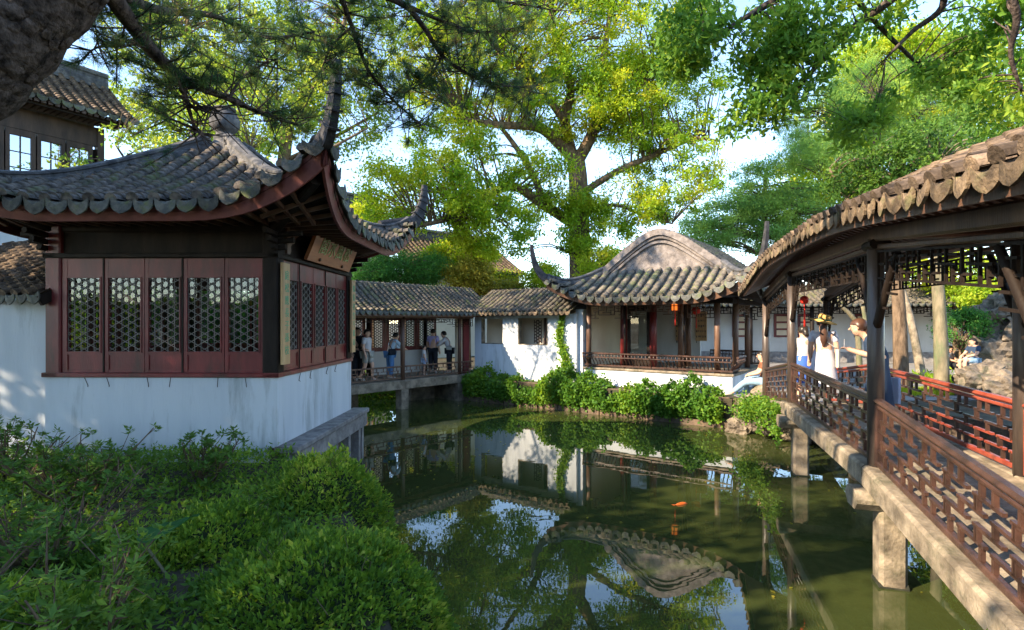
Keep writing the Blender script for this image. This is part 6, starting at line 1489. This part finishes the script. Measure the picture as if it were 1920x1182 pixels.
# visitors on and beyond the bridge
def on_bridge(t, w_): return bz(t, w_, 0)
ba = math.atan2(-BD.x, BD.y)
def hat(T, X, J, k, rot):
    hd = Vector(J['head']); up = (V(0, 0, 1) + rot @ V(.25, -.1, 0)).normalized(); fr = Frame(hd + up * .045, up.cross(V(0, 1, 0)), None, up)
    m = MB(); m.lathe(None, [(.24, -.03), (.235, -.015), (.118, .01), (.118, .06), (.10, .105), (.06, .12), (.005, .125)], 20, fr=fr); h = m.build('straw_hat', CL['straw'], T)
    m = MB(); m.lathe(None, [(.1195, .012), (.1215, .034)], 20, fr=fr); m.build('hat_band', CL['green'], h)
    bag('tote_bag', (.24, -.05, .92), (.26, .07, .34), 'sandal')(T, X, J, k, rot)
person('woman in a straw hat and long white dress seen from behind on the bridge', on_bridge(4.9, .62), ba - .15, 1.66, None, 'dress', 'dress', HAIRB, .46, skirt=(1.1, .36, .16, .27), extra=hat)
person('woman in white and blue standing beside the straw hat', on_bridge(5.6, .42), ba + .2, 1.58, None, 'white', 'blue', HAIR, .12, skirt=(1.05, .45, .15, .24))
phone = {'elR': (.22, .10, 1.14), 'wrR': (.10, .32, 1.20), 'haR': (.06, .39, 1.23), 'elL': (-.22, .10, 1.14), 'wrL': (-.08, .32, 1.20), 'haL': (-.03, .39, 1.23), 'chest': (0, .06, 1.27), 'neck': (0, .14, 1.42), 'jaw': (0, .24, 1.47), 'head': (0, .25, 1.555), 'shL': (-.18, .06, 1.39), 'shR': (.18, .06, 1.39), 'look': (0, 1, -.35)}
def tote(T, X, J, k, rot):
    bag('tote_bag', (.22, -.12, .62), (.3, .08, .36), 'bluewhite')(T, X, J, k, rot)
    p = Vector(J['haL']).lerp(Vector(J['haR']), .5) + rot @ V(0, .03, .06); PH = thing('phone', 'small pale phone held by the woman in navy', 'phone', p); m = MB(); m.box(Frame(p, rot @ V(1, 0, 0), rot @ V(0, .8, -.5)), -.036, .036, -.005, .005, -.07, .07, .004); m.build('case', CL['white'], PH); m = MB(); m.box(Frame(p, rot @ V(1, 0, 0), rot @ V(0, .8, -.5)), -.032, .032, -.007, -.0055, -.063, .063); m.build('screen', M['glass_sky'], PH)
person('woman in a sleeveless navy dress looking at her phone behind the bridge post', on_bridge(1.85, .60), ba + 1.3, 1.66, phone, 'navy', 'navy', HAIRB, .34, skirt=(1.1, .42, .15, .26), sleeves='none', extra=tote)
sit = {'pelvis': (0, 0, .50), 'waist': (0, -.02, .64), 'chest': (0, .0, .84), 'neck': (0, .03, 1.01), 'jaw': (0, .07, 1.08), 'head': (0, .06, 1.17), 'shL': (-.18, .0, .95), 'shR': (.18, .0, .95), 'elL': (-.23, .12, .72), 'elR': (.23, .12, .72), 'wrL': (-.14, .32, .66), 'wrR': (.14, .32, .66), 'haL': (-.10, .39, .63), 'haR': (.10, .39, .63), 'hiL': (-.09, .05, .48), 'hiR': (.09, .05, .48), 'knL': (-.11, .44, .52), 'knR': (.11, .44, .52), 'anL': (-.11, .46, .09), 'anR': (.11, .40, .09), 'toL': (-.12, .62, .04), 'toR': (.12, .56, .04)}
s_ = dict(sit); s_.update({'anL': (-.11, .78, .16), 'toL': (-.12, .93, .12), 'knL': (-.11, .46, .46)})
q = pz(1434, 712, LAND); q = px(1432, 0, 14.6); rock('stone_bench', (q.x, q.y, LAND + .18), (.32, .3, .34), 'low stone the man in jeans sits on by the bridge end', 35, 'stone', rough=.15)
person('man in light jeans sitting with crossed arms near the end of the bridge', V(q.x, q.y, LAND), R(70), 1.74, s_, 'brown', 'lightjeans')
q = px(1826, 0, 19.1); person('man in a dark t-shirt and denim shorts sitting on the grey slab', V(q.x, q.y, SEAT.z - .36), R(95), 1.72, sit, 'navy', 'lightjeans', legs='short')
q = px(1779, 0, 20.5); person('person in a white top sitting opposite the man in the dark t-shirt', V(q.x, q.y, LAND), R(-150), 1.6, sit, 'white', 'dark', legs='short')
